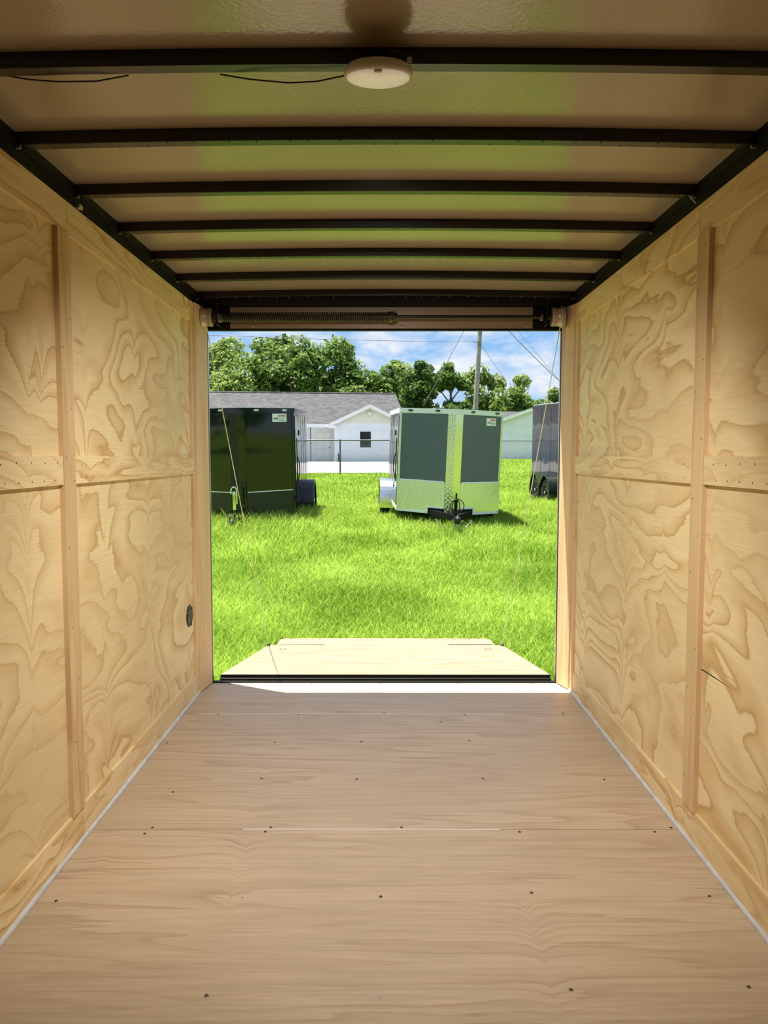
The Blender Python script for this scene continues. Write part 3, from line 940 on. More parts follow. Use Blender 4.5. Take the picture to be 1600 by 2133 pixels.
def parked_trailer(label, loc, rot, W, L, nose, zb, zt, zg, paint, plate, capmat, side, trim, axles, fmat, lights, lmat, sticker=None, side_vis=1, jack=None, door=True, guard_line=None):
    R = empty('cargo_trailer', loc, rot)
    tag(R, label, 'trailer', 'parked cargo trailers')
    c = 0.135
    h = W / 2
    fp = [(-h, 0), (-c, -nose), (c, -nose), (h, 0), (h, L), (-h, L)]
    MB().prism(fp, zb, zt).build('body', side, R)

    def face_frame(sx):
        # local frame on the slanted nose face: u from cap to corner, w outward
        a = Vector((sx * c, -nose, 0)); b = Vector((sx * h, 0, 0))
        u = (b - a).normalized()
        ln = (b - a).length
        n = Vector((u.y, -u.x, 0)) if sx > 0 else Vector((-u.y, u.x, 0))
        if n.y > 0: n = -n
        return a, u, n, ln

    def face_panel(name, sx, t0, t1, z0, z1, thick, mat, parent=R, lift=0.0):
        a, u, n, ln = face_frame(sx)
        p = a + u * (ln * t0) + n * lift; q = a + u * (ln * t1) + n * lift
        pts = [(p.x, p.y, z0), (q.x, q.y, z0), (q.x, q.y, z1), (p.x, p.y, z1)]
        if sx < 0: pts = pts[::-1]
        return MB().slab(pts, n * thick).build(name, mat, parent)
    for sx in (-1, 1):
        face_panel('nose_panel', sx, 0.0, 0.985, zg, zt - 0.085, 0.006, paint)
        face_panel('stone_guard', sx, 0.0, 0.985, zb + 0.02, zg - 0.012, 0.008, plate)
        face_panel('guard_trim', sx, 0.02, 0.97, zg - 0.012, zg + (0.016 if trim is M_WTRIM else 0.004), 0.012, guard_line or trim)
        face_panel('bottom_trim', sx, 0.36, 1.0, zb - 0.02, zb + 0.022, 0.014, trim)
        face_panel('bottom_trim', sx, 0.33, 0.37, zb - 0.02, zb + 0.10, 0.014, trim)
        face_panel('bottom_trim', sx, 0.0, 0.37, zb + 0.085, zb + 0.115, 0.016, trim)
        face_panel('tongue_recess', sx, 0.0, 0.33, zb - 0.02, zb + 0.085, 0.012, M_BLACK)
        face_panel('corner_trim', sx, 0.955, 1.005, zb, zt - 0.05, 0.014, trim if trim is not M_WTRIM else M_APLATE)
    # nose cap: patterned half and smooth half, as on the grey trailer
    MB().box(-c, 0.0, -nose - 0.012, -nose, zb + 0.02, zt - 0.085).build('nose_cap', capmat[0], R)
    MB().box(0.001, c, -nose - 0.012, -nose, zb + 0.02, zt - 0.085).build('nose_cap', capmat[1], R)
    if capmat[0] is M_CAPPLATE:
        pm = None
        for x in (-c + 0.012, 0.005, c - 0.012):
            for i in range(9):
                MB().lathe([(0.007, 0), (0.006, 0.004), (0.0001, 0.005)], Matrix.Translation((x, -nose - 0.012, zg + 0.02 + i * (zt - zg - 0.16) / 8)) @ Matrix.Rotation(math.pi / 2, 4, 'X'), 8).build('rivet', M_CHROME, R)
    # roof cap band
    e = 0.018
    fpo = [(-h - e, -0.0), (-c - e * 0.3, -nose - e), (c + e * 0.3, -nose - e), (h + e, 0.0), (h + e, L + e), (-h - e, L + e)]
    MB().prism(fpo, zt - 0.085, zt + 0.004).build('roof_band', trim if trim is M_WTRIM else M_BPAINT, R)
    if trim is not M_WTRIM:
        fpt = [(p[0] * 0.985, p[1] * 0.985 + 0.01) for p in fpo]
        MB().prism(fpt, zt + 0.004, zt + 0.018).build('roof_sheet', M_WTRIM, R)
    for (sx, t) in lights:
        a, u, n, ln = face_frame(sx)
        p = a + u * (ln * t) + n * (e + 0.004)
        ang = math.atan2(u.y, u.x)
        MB().box(-0.04, 0.04, -0.012, 0.012, -0.016, 0.016, Matrix.Translation((p.x, p.y, zt - 0.035)) @ Matrix.Rotation(ang, 4, 'Z')).build('marker_light', lmat, R)
    # under-frame and tongue
    MB().box(-h + 0.08, -h + 0.14, 0.02, L, zb - 0.09, zb).build('frame_rail', M_BLACK, R)
    MB().box(h - 0.14, h - 0.08, 0.02, L, zb - 0.09, zb).build('frame_rail', M_BLACK, R)
    tip = Vector((0, -nose - 0.62, zb - 0.01))
    for sx in (-1, 1):
        a = Vector((sx * 0.42, -nose * 0.45, zb + 0.02))
        d = (tip - a); ang = math.atan2(d.y, d.x)
        MB().box(0, d.length, -0.025, 0.025, -0.07, 0.03, Matrix.Translation(a) @ Matrix.Rotation(ang, 4, 'Z')).build('tongue_beam', M_BLACK, R)
    cp = MB().box(-0.05, 0.05, tip.y - 0.20, tip.y + 0.08, tip.z - 0.045, tip.z + 0.035)
    cp.lathe([(0.0001, -0.06), (0.05, -0.06), (0.055, 0.0), (0.04, 0.04), (0.0001, 0.05)], Matrix.Translation((0, tip.y - 0.20, tip.z)), 16)
    cp.build('coupler', M_RIM, R)
    MB().box(-0.02, 0.02, tip.y - 0.16, tip.y - 0.02, tip.z + 0.036, tip.z + 0.06).build('coupler_latch', M_CHROME, R)
    # jack
    jy = tip.y + 0.10
    jm = M_BLACK if jack != 'chrome' else M_CHROME
    top = zb + (0.36 if jack != 'chrome' else 0.50)
    jk = MB().lathe([(0.028, 0.02), (0.028, 0.26), (0.030, 0.262), (0.030, 0.33), (0.026, 0.335), (0.0001, 0.335)], Matrix.Translation((0, jy, zb)) if jack != 'chrome' else Matrix.Translation((0, jy, zb + 0.16)), 16).build('jack', jm, R)
    MB().tube([(0, jy, 0.02), (0, jy, zb + 0.1)], 0.022, 10).build('jack_leg', M_RIM, jk)
    MB().lathe([(0.07, 0.0), (0.07, 0.012), (0.03, 0.03)], Matrix.Translation((0, jy, 0.02)), 16).build('jack_foot', M_RIM, jk)
    if jack == 'chrome':
        pts = [(0.0 + 0.05 * math.cos(a), jy - 0.03, zb + 0.50 + 0.075 * math.sin(a)) for a in np.linspace(-0.2, math.pi + 0.6, 14)]
        MB().tube([(0.05, jy - 0.03, zb + 0.28)] + pts, 0.011, 8).build('jack_handle', M_CHROME, jk)
    else:
        MB().tube([(0, jy, zb + 0.33), (0, jy, zb + 0.42)], 0.014, 8).build('jack_handle', M_BLACK, jk)
        for q, (rx, rz, ox) in enumerate(((0.115, 0.115, 0.02), (0.062, 0.115, 0.0))):
            MB().tube([(ox + rx * math.cos(a), jy - 0.035, zb + 0.20 + rz * math.sin(a)) for a in np.linspace(0, 2 * math.pi, 25)[:-1]], 0.008, 6, True).build('wiring_coil', M_WIRE, jk)
        MB().tube([(-0.12, jy - 0.03, zb + 0.02), (-0.12, jy - 0.03, zb + 0.12)], 0.014, 8).build('plug', M_WIRE, jk)
    # safety chains of real links
    for (xa, xb) in ((-0.34, 0.10), (0.24, -0.06)):
        ch = MB()
        n = 15
        for i in range(n):
            t = i / (n - 1)
            x = xa + (xb - xa) * t
            z = zb - 0.05 - 0.17 * 4 * t * (1 - t) * 0.8
            z2 = zb - 0.05 - 0.17 * 4 * (t + .02) * (1 - t - .02) * 0.8
            dirv = Vector(((xb - xa) * 0.02, 0, z2 - z)).normalized()
            side_v = Vector((0, 1, 0)) if i % 2 else dirv.cross(Vector((0, 1, 0)))
            cpos = Vector((x, tip.y - 0.03, z))
            ch.tube([tuple(cpos + dirv * 0.024 * math.cos(a) + side_v * 0.013 * math.sin(a)) for a in np.linspace(0, 2 * math.pi, 9)[:-1]], 0.0055, 5, True)
        ch.build('safety_chain', M_CHROME, R)
    # axles, wheels, fenders
    r = 0.33
    for sx in (-1, 1):
        wx = sx * (h + 0.125)
        for ay in axles:
            add_wheel(R, wx, ay, sx, r)
        y0, y1 = axles[0], axles[-1]
        prof = []
        fr = 0.43
        for a in np.linspace(math.radians(200), math.radians(90), 12):
            prof.append((y0 + fr * math.cos(a), r + fr * math.sin(a)))
        for a in np.linspace(math.radians(90), math.radians(-20), 12):
            prof.append((y1 + fr * math.cos(a), r + fr * math.sin(a)))
        V, F = [], []
        xi, xo = sx * (h - 0.0), sx * (h + 0.25)
        for (y, z) in prof:
            V += [(xi, y, z), (xo, y, z)]
        for i in range(len(prof) - 1):
            a = 2 * i
            F.append((a, a + 1, a + 3, a + 2))
        # outer lip
        base = len(V)
        lip = []
        for i, (y, z) in enumerate(prof):
            yc = y0 if i < 12 else y1
            lip.append((xo, yc + (y - yc) * 0.90, r + (z - r) * 0.90))
        V += lip
        for i in range(len(prof) - 1):
            F.append((2 * i + 1, base + i, base + i + 1, 2 * i + 3))
        if len(axles) > 1:
            ym = (y0 + y1) / 2
            zt_ = r + fr
            k = len(V)
            V += [(xo, y0, zt_), (xo, y1, zt_), (xo, ym, r + 0.12)]
            F.append((k, k + 2, k + 1))
        fo = MB(); fo.add(V, F)
        fob = fo.build('fender', fmat, R)
        md = fob.modifiers.new('thick', 'SOLIDIFY'); md.thickness = 0.012; md.offset = 0
    MB().tube([(-h - 0.1, axles[0], r), (h + 0.1, axles[0], r)], 0.03, 8).build('axle', M_BLACK, R)
    if len(axles) > 1:
        MB().tube([(-h - 0.1, axles[1], r), (h + 0.1, axles[1], r)], 0.03, 8).build('axle', M_BLACK, R)
    # side seams and door
    for sx in (-1, 1):
        for i in range(1, 6):
            y = L * i / 6
            MB().box(sx * h, sx * (h + 0.004), y - 0.012, y + 0.012, zb + 0.02, zt - 0.09).build('seam_strip', side, R)
        MB().box(sx * h, sx * (h + 0.010), 0.0, L, zb - 0.02, zb + 0.03).build('side_trim', trim, R)
    if door:
        sx = side_vis
        d = MB().box(sx * h, sx * (h + 0.016), 0.12, 0.86, zb + 0.08, zt - 0.14).build('side_door', side, R)
        MB().tube([(sx * (h + 0.035), 0.20, zb + 0.50), (sx * (h + 0.035), 0.20, zt - 0.55)], 0.010, 8).build('bar_lock', M_RIM, d)
        MB().tube([(sx * (h + 0.04), 0.19, zb + 0.55), (sx * (h + 0.08), 0.19, zb + 0.75), (sx * (h + 0.07), 0.19, zb + 0.95), (sx * (h + 0.035), 0.19, zb + 1.05)], 0.009, 8).build('grab_handle', M_WIRE, d)
        for z in (zb + 0.35, zt - 0.5):
            MB().box(sx * (h + 0.016), sx * (h + 0.03), 0.80, 0.90, z, z + 0.10).build('hinge', M_RIM, d)
    if sticker:
        sx, t, z, sw, sh = sticker
        a, u, n, ln = face_frame(sx)
        p = a + u * (ln * t) + n * 0.0065
        M = Matrix(((u.x, 0, n.x, p.x), (u.y, 0, n.y, p.y), (0, 1, 0, z), (0, 0, 0, 1)))
        add_sticker(R, M, sw, sh)
    return R


SL = math.atan(0.0387)
gz = lambda x, y: float(ground_z(x, y))
black = parked_trailer('glossy black cargo trailer parked at the left, in front of the white house', (-2.62, 14.3, gz(-2.6, 14.3)), (SL, math.radians(-0.6), 0.024),
                       1.89, 3.1, 0.55, 0.26, 2.19, 0.70, M_BPAINT, M_BPLATE, (M_BPLATE, M_BPAINT), M_SIDE, M_BPAINT, [1.75], M_BLUEF,
                       [(1, 0.80), (1, 0.22), (-1, 0.2), (-1, 0.75)], M_CLEAR, sticker=(1, 0.70, 2.02, 0.285, 0.145), side_vis=1, jack='chrome', guard_line=M_WTRIM)
grey = parked_trailer('charcoal grey cargo trailer with bright aluminium lower panels and nose strip', (1.14, 14.3, gz(1.1, 14.3) + 0.01), (SL, math.radians(2.0), 0.052),
                      1.89, 3.1, 0.55, 0.30, 2.16, 0.86, M_GPAINT, M_APLATE, (M_CAPPLATE, M_ASMOOTH), M_GSIDE, M_WTRIM, [1.75], M_APLATE,
                      [(1, 0.84), (1, 0.22), (-1, 0.2), (-1, 0.77)], M_AMBER, sticker=(1, 0.70, 1.965, 0.235, 0.135), side_vis=-1)
right = parked_trailer('dark tandem axle cargo trailer half hidden by the right door jamb', (5.22, 15.3, gz(4.9, 15.3)), (SL, 0, 0.075),
                       2.10, 4.9, 0.9, 0.42, 2.40, 0.9, M_BPAINT, M_BPLATE, (M_BPLATE, M_BPAINT), M_SIDEB, M_BPAINT, [2.85, 3.70], M_BPLATE, [(1, 0.8), (-1, 0.8)], M_CLEAR, side_vis=-1, door=False)


# ------------------------------------------------------------------ houses
def shingle_mat():
    m, nt, b = mat_new('grey_shingles')
    N = nt.nodes.new; L = nt.links.new
    tc = N('ShaderNodeTexCoord')
    br = N('ShaderNodeTexBrick')
    br.inputs['Scale'].default_value = 1.0
    br.inputs['Brick Width'].default_value = 0.32
    br.inputs['Row Height'].default_value = 0.14
    br.inputs['Mortar Size'].default_value = 0.006
    br.inputs['Color1'].default_value = (0.020, 0.022, 0.029, 1)
    br.inputs['Color2'].default_value = (0.058, 0.062, 0.078, 1)
    br.inputs['Mortar'].default_value = (0.014, 0.014, 0.02, 1)
    L(tc.outputs['Object'], br.inputs['Vector'])
    n = N('ShaderNodeTexNoise'); n.inputs['Scale'].default_value = 5; n.inputs['Detail'].default_value = 6
    L(tc.outputs['Object'], n.inputs['Vector'])
    mx = N('ShaderNodeMix'); mx.data_type = 'RGBA'; mx.blend_type = 'OVERLAY'; mx.inputs[0].default_value = 0.8
    L(br.outputs['Color'], mx.inputs[6]); L(n.outputs['Color'], mx.inputs[7])
    hs = N('ShaderNodeHueSaturation'); hs.inputs['Saturation'].default_value = 0.35
    L(mx.outputs[2], hs.inputs['Color'])
    L(hs.outputs[0], b.inputs['Base Color'])
    b.inputs['Roughness'].default_value = 0.85
    return m


M_ROOF = shingle_mat()
M_HWALL = plain('white_painted_wall', (0.83, 0.87, 0.93), 0.7, var=0.04, vscale=2)
M_HTRIM = plain('white_trim', (0.90, 0.91, 0.92), 0.5)
M_SIDING = plain('cream_siding', (0.82, 0.82, 0.73), 0.6)
M_GLASS = plain('dark_window_glass', (0.02, 0.022, 0.03), 0.08)
M_CONC = plain('concrete', (0.28, 0.26, 0.23), 0.85, var=0.1)
M_DOORW = plain('ivory_door', (0.82, 0.81, 0.76), 0.5)


def lap_siding(parent, x0, x1, yf, z0, zb_fn, dz=0.19):
    """overlapping boards; zb_fn(z) -> (xl, xr) at height z"""
    m = MB()
    z = z0
    while True:
        l0, r0 = zb_fn(z)
        l1, r1 = zb_fn(z + dz)
        if r0 - l0 < 0.25: break
        if r1 < l1: l1 = r1 = (l1 + r1) / 2
        V = [(l0, yf - 0.022, z), (r0, yf - 0.022, z), (r1, yf - 0.004, z + dz), (l1, yf - 0.004, z + dz), (l0, yf, z), (r0, yf, z), (r1, yf, z + dz), (l1, yf, z + dz)]
        m.add(V, [(0, 1, 2, 3), (0, 4, 5, 1), (1, 5, 6, 2), (3, 2, 6, 7), (0, 3, 7, 4)])
        z += dz
    return tag(m.build('lap_siding', M_SIDING, parent), kind='stuff')


def house_one():
    R = empty('white_house', (-3.43, 52.0, 0.93), (0, 0, math.radians(7)))
    tag(R, 'long low white house with grey shingle roof and small front gable', 'house')
    W_ = 4.75; zw = 2.66; pk = 3.78
    # gable wing
    MB().box(0, W_, 0, 3.0, 0, zw).build('wing_wall', M_HWALL, R)
    MB().slab([(0, 0.0, zw), (W_, 0.0, zw), (W_ / 2, 0.0, pk)], (0, 0.15, 0)).build('gable_wall', M_SIDING, R)
    lap_siding(R, 0, W_, 0.0, zw, lambda z: ((z - zw) / (pk - zw) * W_ / 2, W_ - (z - zw) / (pk - zw) * W_ / 2), 0.17)
    ov = 0.42
    dzr = (pk - zw) / (W_ / 2)
    for s in (-1, 1):
        xe = W_ / 2 + s * (W_ / 2 + ov)
        ze = zw - dzr * ov + 0.06
        zp = pk + 0.06
        pts = [(W_ / 2, -0.35, zp), (xe, -0.35, ze), (xe, 3.6, ze), (W_ / 2, 3.6, zp)]
        if s > 0: pts = pts[::-1]
        MB().slab(pts, (0, 0, 0.07)).build('wing_roof', M_ROOF, R)
        pts = [(W_ / 2, -0.40, zp + 0.075), (xe, -0.40, ze + 0.075), (xe, -0.40, ze - 0.17), (W_ / 2, -0.40, zp - 0.17)]
        MB().slab(pts, (0, 0.05, 0)).build('rake_board', M_HTRIM, R)
        MB().box(xe - 0.03, xe + 0.03, -0.40, 1.4, ze - 0.12, ze + 0.03).build('fascia', M_HTRIM, R)
        # boxed eave return
        xa, xb = sorted((xe, xe - s * 0.5))
        MB().box(xa, xb, -0.38, 0.0, ze - 0.20, ze - 0.02).build('eave_return', M_HTRIM, R)
    # main block
    x0, x1 = -16.0, W_ + 0.15
    yb, yrdg, yback = 1.7, 6.2, 10.7
    MB().box(x0, x1 - 0.1, yb, yback - 0.5, 0, zw).build('main_wall', M_HWALL, R)
    zr = 5.05
    ze = 2.52
    ye = 0.35 + 0.0
    MB().slab([(x0 - 0.4, ye, ze), (x1 + 0.1, ye, ze), (x1 + 0.1, yrdg, zr), (x0 - 0.4, yrdg, zr)], (0, 0, 0.10)).build('main_roof', M_ROOF, R)
    MB().slab([(x0 - 0.4, yrdg, zr), (x1 + 0.1, yrdg, zr), (x1 + 0.1, 2 * yrdg - ye, ze), (x0 - 0.4, 2 * yrdg - ye, ze)], (0, 0, 0.10)).build('main_roof', M_ROOF, R)
    MB().tube([(x0 - 0.4, yrdg, zr + 0.09), (x1 + 0.1, yrdg, zr + 0.09)], 0.09, 8).build('ridge_cap', M_ROOF, R)
    MB().slab([(x1, yb, zw), (x1, yback - 0.5, zw), (x1, yrdg, zr)], (-0.1, 0, 0)).build('end_gable', M_HWALL, R)
    MB().box(x0 - 0.4, -0.42, ye - 0.03, ye + 0.02, ze - 0.13, ze + 0.10).build('fascia', M_HTRIM, R)
    MB().box(x0 - 0.4, 0, ye, yb, ze - 0.03, ze - 0.005).build('soffit', M_HTRIM, R)
    # porch
    MB().box(-5.5, 0.0, -0.25, yb, -0.25, 0.07).build('porch_slab', M_CONC, R)
    MB().box(-1.62, -1.56, 0.45, 0.51, 0.07, ze).build('porch_post', plain('dark_post', (0.12, 0.12, 0.13), 0.5), R)
    d = MB().box(-1.22, -0.14, yb - 0.05, yb, 0.07, 2.18).build('door', M_DOORW, R)
    for i in range(2):
        for (a, b) in ((0.20, 0.75), (0.95, 1.50), (1.65, 1.95)):
            MB().box(-1.10 + i * 0.49, -0.72 + i * 0.49, yb - 0.065, yb - 0.05, 0.07 + a, 0.07 + b).build('door_panel', M_HTRIM, d)
    MB().lathe([(0.03, 0), (0.045, 0.03), (0.03, 0.06), (0.0001, 0.065)], Matrix.Translation((-0.25, yb - 0.05, 1.05)) @ Matrix.Rotation(math.pi / 2, 4, 'X'), 12).build('door_knob', M_RIM, d)
    # window
    w = MB().box(1.66, 2.52, -0.05, 0.0, 0.98, 2.16).build('window', M_HTRIM, R)
    MB().box(1.72, 2.46, -0.06, -0.05, 1.56, 2.10).build('pane', M_GLASS, w)
    MB().box(1.72, 2.46, -0.06, -0.05, 1.03, 1.54).build('pane', M_GLASS, w)
    MB().box(1.60, 2.58, -0.11, 0.0, 0.90, 0.98).build('sill', M_HTRIM, w)
    v = MB().lathe([(0.16, 0.0), (0.20, 0.02), (0.21, 0.05), (0.15, 0.06), (0.14, 0.03), (0.0001, 0.03)], Matrix.Translation((W_ / 2, -0.02, 3.24)) @ Matrix.Rotation(math.pi / 2, 4, 'X'), 24).build('gable_vent', M_SIDING, R)
    MB().lathe([(0.06, 0.0), (0.10, -0.12), (0.0001, -0.12)], Matrix.Translation((-0.5, 1.0, ze - 0.03)), 12).build('porch_light', M_CLEAR, R)
    MB().tube([(0.28, -0.10, 0.0), (0.28, -0.10, 0.35), (0.24, -0.16, 0.62)], 0.05, 6).build('hose_bib', M_RIM, R)


house_one()


def house_two():
    R = empty('white_house', (6.2, 48.2, gz(8.5, 48.2) - 0.12))
    tag(R, 'smaller white house with grey roof behind the right chain fence', 'house')
    W_ = 7.6; zw = 2.15; pk = zw + 0.345 * W_ / 2
    MB().box(0, W_, 0, 6.0, 0, zw).build('wing_wall', M_HWALL, R)
    MB().slab([(0, 0.0, zw), (W_, 0.0, zw), (W_ / 2, 0.0, pk)], (0, 0.15, 0)).build('gable_wall', M_HWALL, R)
    lap_siding(R, 0, W_, 0.0, 0.0, lambda z: (0, W_) if z < zw - 0.15 else ((z - zw) / (pk - zw) * W_ / 2, W_ - (z - zw) / (pk - zw) * W_ / 2), 0.20).data.materials[0] = M_HWALL
    for s in (-1, 1):
        xe = W_ / 2 + s * (W_ / 2 + 0.35)
        ze = zw - 0.345 * 0.35 + 0.05
        zp = pk + 0.05
        pts = [(W_ / 2, -0.30, zp), (xe, -0.30, ze), (xe, 6, ze), (W_ / 2, 6, zp)]
        if s > 0: pts = pts[::-1]
        MB().slab(pts, (0, 0, 0.07)).build('wing_roof', M_ROOF, R)
        pts = [(W_ / 2, -0.34, zp + 0.07), (xe, -0.34, ze + 0.07), (xe, -0.34, ze - 0.14), (W_ / 2, -0.34, zp - 0.14)]
        MB().slab(pts, (0, 0.05, 0)).build('rake_board', M_HTRIM, R)
    MB().slab([(0.1, 2.0, zw), (16, 2.0, zw), (16, 6.5, 3.35), (0.9, 6.5, 3.35)], (0, 0, 0.08)).build('main_roof', M_ROOF, R)
    MB().slab([(0.9, 6.5, 3.35), (16, 6.5, 3.35), (16, 11, zw), (0.1, 11, zw)], (0, 0, 0.08)).build('main_roof', M_ROOF, R)
    MB().box(0.2, 15.8, 2.6, 10.6, 0, zw).build('main_wall', M_HWALL, R)
    MB().box(0.78, 0.92, -0.12, -0.02, 0.0, 0.85).build('downpipe', M_HTRIM, R)


house_two()

# ------------------------------------------------------------------ chain link fences
M_GALV = plain('galvanised_steel', (0.14, 0.15, 0.16), 0.5, 0.5)
M_MESHW = plain('fence_wire', (0.42, 0.44, 0.46), 0.5, 0.5)


def chain_fence(label, xa, xb, y, hgt, posts, cell=0.075):
    R = empty('chain_link_fence', (xa, y, gz((xa + xb) / 2, y)))
    tag(R, label, 'fence')
    ln = xb - xa
    for px_ in posts:
        x = px_ - xa
        MB().tube([(x, 0, -0.1), (x, 0, hgt + 0.03)], 0.032, 8).build('post', M_GALV, R)
    MB().tube([(0, 0, hgt), (ln, 0, hgt)], 0.026, 8).build('top_rail', M_GALV, R)
    m = MB()
    w = 0.0028
    k = -int(hgt / cell) - 1
    while k * cell < ln:
        for s in (1, -1):
            xa_, xb_ = (k * cell, k * cell + hgt) if s > 0 else (k * cell + hgt, k * cell)
            # clip to the ends
            z0, z1 = 0.02, hgt
            p0, p1 = Vector((xa_, s * 0.004, z0)), Vector((xb_, s * 0.004, z1))
            d = p1 - p0
            t0, t1 = 0.0, 1.0
            for lim in (0.0, ln):
                t = (lim - p0.x) / d.x
                if lim == 0.0:
                    if d.x > 0: t0 = max(t0, t)
                    else: t1 = min(t1, t)
                else:
                    if d.x > 0: t1 = min(t1, t)
                    else: t0 = max(t0, t)
            if t1 - t0 < 0.02: continue
            m.tube([p0 + d * t0, p0 + d * t1], w, 3, caps=False)
        k += 1
    tag(m.build('wire_mesh', M_MESHW, R), kind='stuff')


chain_fence('long chain link fence with dark top rail before the white house', -12.0, 2.6, 30.3, 1.36, [-10.9, -7.9, -4.85, -1.78, 1.3])
chain_fence('chain link fence at the right beyond the lawn', 3.6, 16.0, 46.0, 1.12, [4.0, 8.9, 12.0, 15.0], 0.09)


# ------------------------------------------------------------------ utility pole and wires
def build_pole():
    R = empty('utility_pole', (7.02, 62, gz(7, 62)))
    tag(R, 'tall leaning grey wooden utility pole among the trees', 'utility pole')
    top = Vector((7.438 + 0.25, 62, 15.0)) - Vector((7.02, 62, gz(7, 62)))
    MB().tube([(0, 0, -0.2), tuple(top * 0.5), tuple(top)], [0.22, 0.19, 0.16], 14).build('pole', plain('weathered_pole', (0.33, 0.31, 0.27), 0.85, var=0.3, vscale=3), R)
    MB().box(-0.35, 0.02, -0.06, 0.0, 0.0, 0.05, Matrix.Translation((0.36, -0.1, 9.05))).build('insulator_arm', M_RIM, R)


build_pole()
M_LINE = plain('wire_line', (0.16, 0.16, 0.17), 0.6)
PT = (7.42, 61.8, 10.42)
for pts, r, lab in (
        (curve_pts((-34, 60.0, 11.9), PT, 0.35, 30), 0.022, 'long power line running left from the pole across the sky'),
        (curve_pts((7.7, 61.8, 14.2), (2.957, 60.5, 5.3), 0.1), 0.022, 'guy wire slanting down left of the utility pole'),
        (curve_pts((7.6, 61.8, 13.7), (13.9, 60.0, 6.8), 0.25), 0.03, 'thick service wire sloping down right of the utility pole'),
        (curve_pts((7.66, 61.8, 14.9), (16.5, 62.0, 4.6), 0.3), 0.014, 'thin service wire, higher of the two sloping down right'),
        (curve_pts(PT, (9.6, 61.8, 7.4), 0.05), 0.014, 'short guy wire close to the right side of the pole')):
    tag(MB().tube(pts, r, 5).build('overhead_wire', M_LINE), lab, 'wire', 'overhead wires')

# ------------------------------------------------------------------ trees
M_BARK = plain('bark', (0.16, 0.13, 0.10), 0.9, var=0.3, vscale=3)
LEAF = {
    'mid': leaf_mat('leaf_mid_green', (0.058, 0.125, 0.022), (0.21, 0.32, 0.07), 0.42),
    'light': leaf_mat('leaf_light_green', (0.095, 0.17, 0.035), (0.28, 0.38, 0.10), 0.45),
    'dark': leaf_mat('leaf_dark_green', (0.032, 0.08, 0.015), (0.13, 0.22, 0.04), 0.38),
    'pine': leaf_mat('leaf_pine_green', (0.05, 0.12, 0.02), (0.16, 0.26, 0.045), 0.32),
    'yellow': leaf_mat('leaf_yellow_green', (0.12, 0.18, 0.02), (0.29, 0.33, 0.06), 0.40),
}


def crown(nr, c, rad, n, leaf, nb=26, brad=0.42, hollow=0.35):
    c = np.array(c, float); rad = np.array(rad, float)
    u = nr.normal(size=(nb, 3)); u /= np.linalg.norm(u, axis=1)[:, None]
    rr = (hollow + (1 - hollow) * nr.random(nb) ** 0.6)[:, None]
    bc = c + u * rad * rr * 0.78
    br = brad * rad.min() * (0.6 + 0.7 * nr.random(nb))
    bi = nr.integers(0, nb, n)
    d = nr.normal(size=(n, 3)); d /= np.linalg.norm(d, axis=1)[:, None]
    P = bc[bi] + d * (br[bi] * (0.72 + 0.34 * nr.random(n)))[:, None] * np.array([1.05, 1.05, 0.85])
    nrm = d * 0.7 + nr.normal(size=(n, 3)) * 0.55 + np.array([0, 0, 0.35])
    nrm /= np.linalg.norm(nrm, axis=1)[:, None]
    t = np.cross(nrm, nr.normal(size=(n, 3))); t /= np.linalg.norm(t, axis=1)[:, None] + 1e-9
    b = np.cross(nrm, t)
    s = (leaf * (0.6 + 0.8 * nr.random(n)))[:, None]
    V = np.stack([P - t * s, P - b * s * 0.5, P + t * s, P + b * s * 0.5], 1).reshape(-1, 3)
    F = np.arange(n * 4).reshape(n, 4)
    return V, F


def tree(name, label, x, y, top, rx, low, kind, n, leaf=0.26, nb=30, brad=0.42, seed=1, ry=None, group='trees behind the houses'):
    g = gz(x, y)
    R = empty(name, (x, y, g))
    tag(R, label, 'tree', group)
    nr = np.random.default_rng(seed)
    cz = (top + low) / 2 - g
    rz = (top - low) / 2
    V, F = crown(nr, (0, 0, cz), (rx, ry or rx, rz), n, leaf, nb, brad)
    tag(raw_mesh('crown', V, F, np.zeros((0, 3), int), LEAF[kind], R), kind='stuff')
    tr = MB().tube([(0, 0, -0.2), (0.1, 0, (low - g) * 0.7 + 0.3), (0.0, 0.1, cz + rz * 0.4)], [0.05 * rx + 0.12, 0.04 * rx + 0.08, 0.04], 8).build('trunk', M_BARK, R)
    for k in range(4):
        a = k * 1.6 + seed
        MB().tube([(0.06, 0, (low - g) * 0.8 + 0.4), (rx * 0.35 * math.cos(a), rx * 0.3 * math.sin(a), cz), (rx * 0.6 * math.cos(a), rx * 0.5 * math.sin(a), cz + rz * 0.45)], [0.11, 0.07, 0.02], 6).build('branch', M_BARK, R)
    return R


tree('broadleaf_tree', 'tall loose tree at the left edge behind the others', -18.4, 85, 16.2, 3.3, 5.0, 'light', 5600, 0.24, 30, 0.34, 11)
tree('broadleaf_tree', 'rounded pale tree above the left end of the long roof', -15.8, 74, 11.2, 3.2, 2.6, 'light', 6000, 0.22, 34, 0.40, 12)
tree('broadleaf_tree', 'broad bushy tree second from the left edge', -12.2, 78, 14.6, 3.2, 2.6, 'mid', 8000, 0.23, 40, 0.40, 13)
tree('broadleaf_tree', 'tall thin topped tree peeking over the bushy one', -12.6, 90, 17.0, 2.9, 6.0, 'dark', 4200, 0.26, 26, 0.36, 14)
tree('broadleaf_tree', 'large round tree left of the double crowned one', -8.6, 76, 14.2, 2.8, 2.6, 'mid', 7500, 0.22, 38, 0.40, 15)
tree('broadleaf_tree', 'large tree with the highest crown right of the round tree', -5.2, 79, 14.6, 3.3, 2.6, 'mid', 8500, 0.23, 40, 0.40, 16)
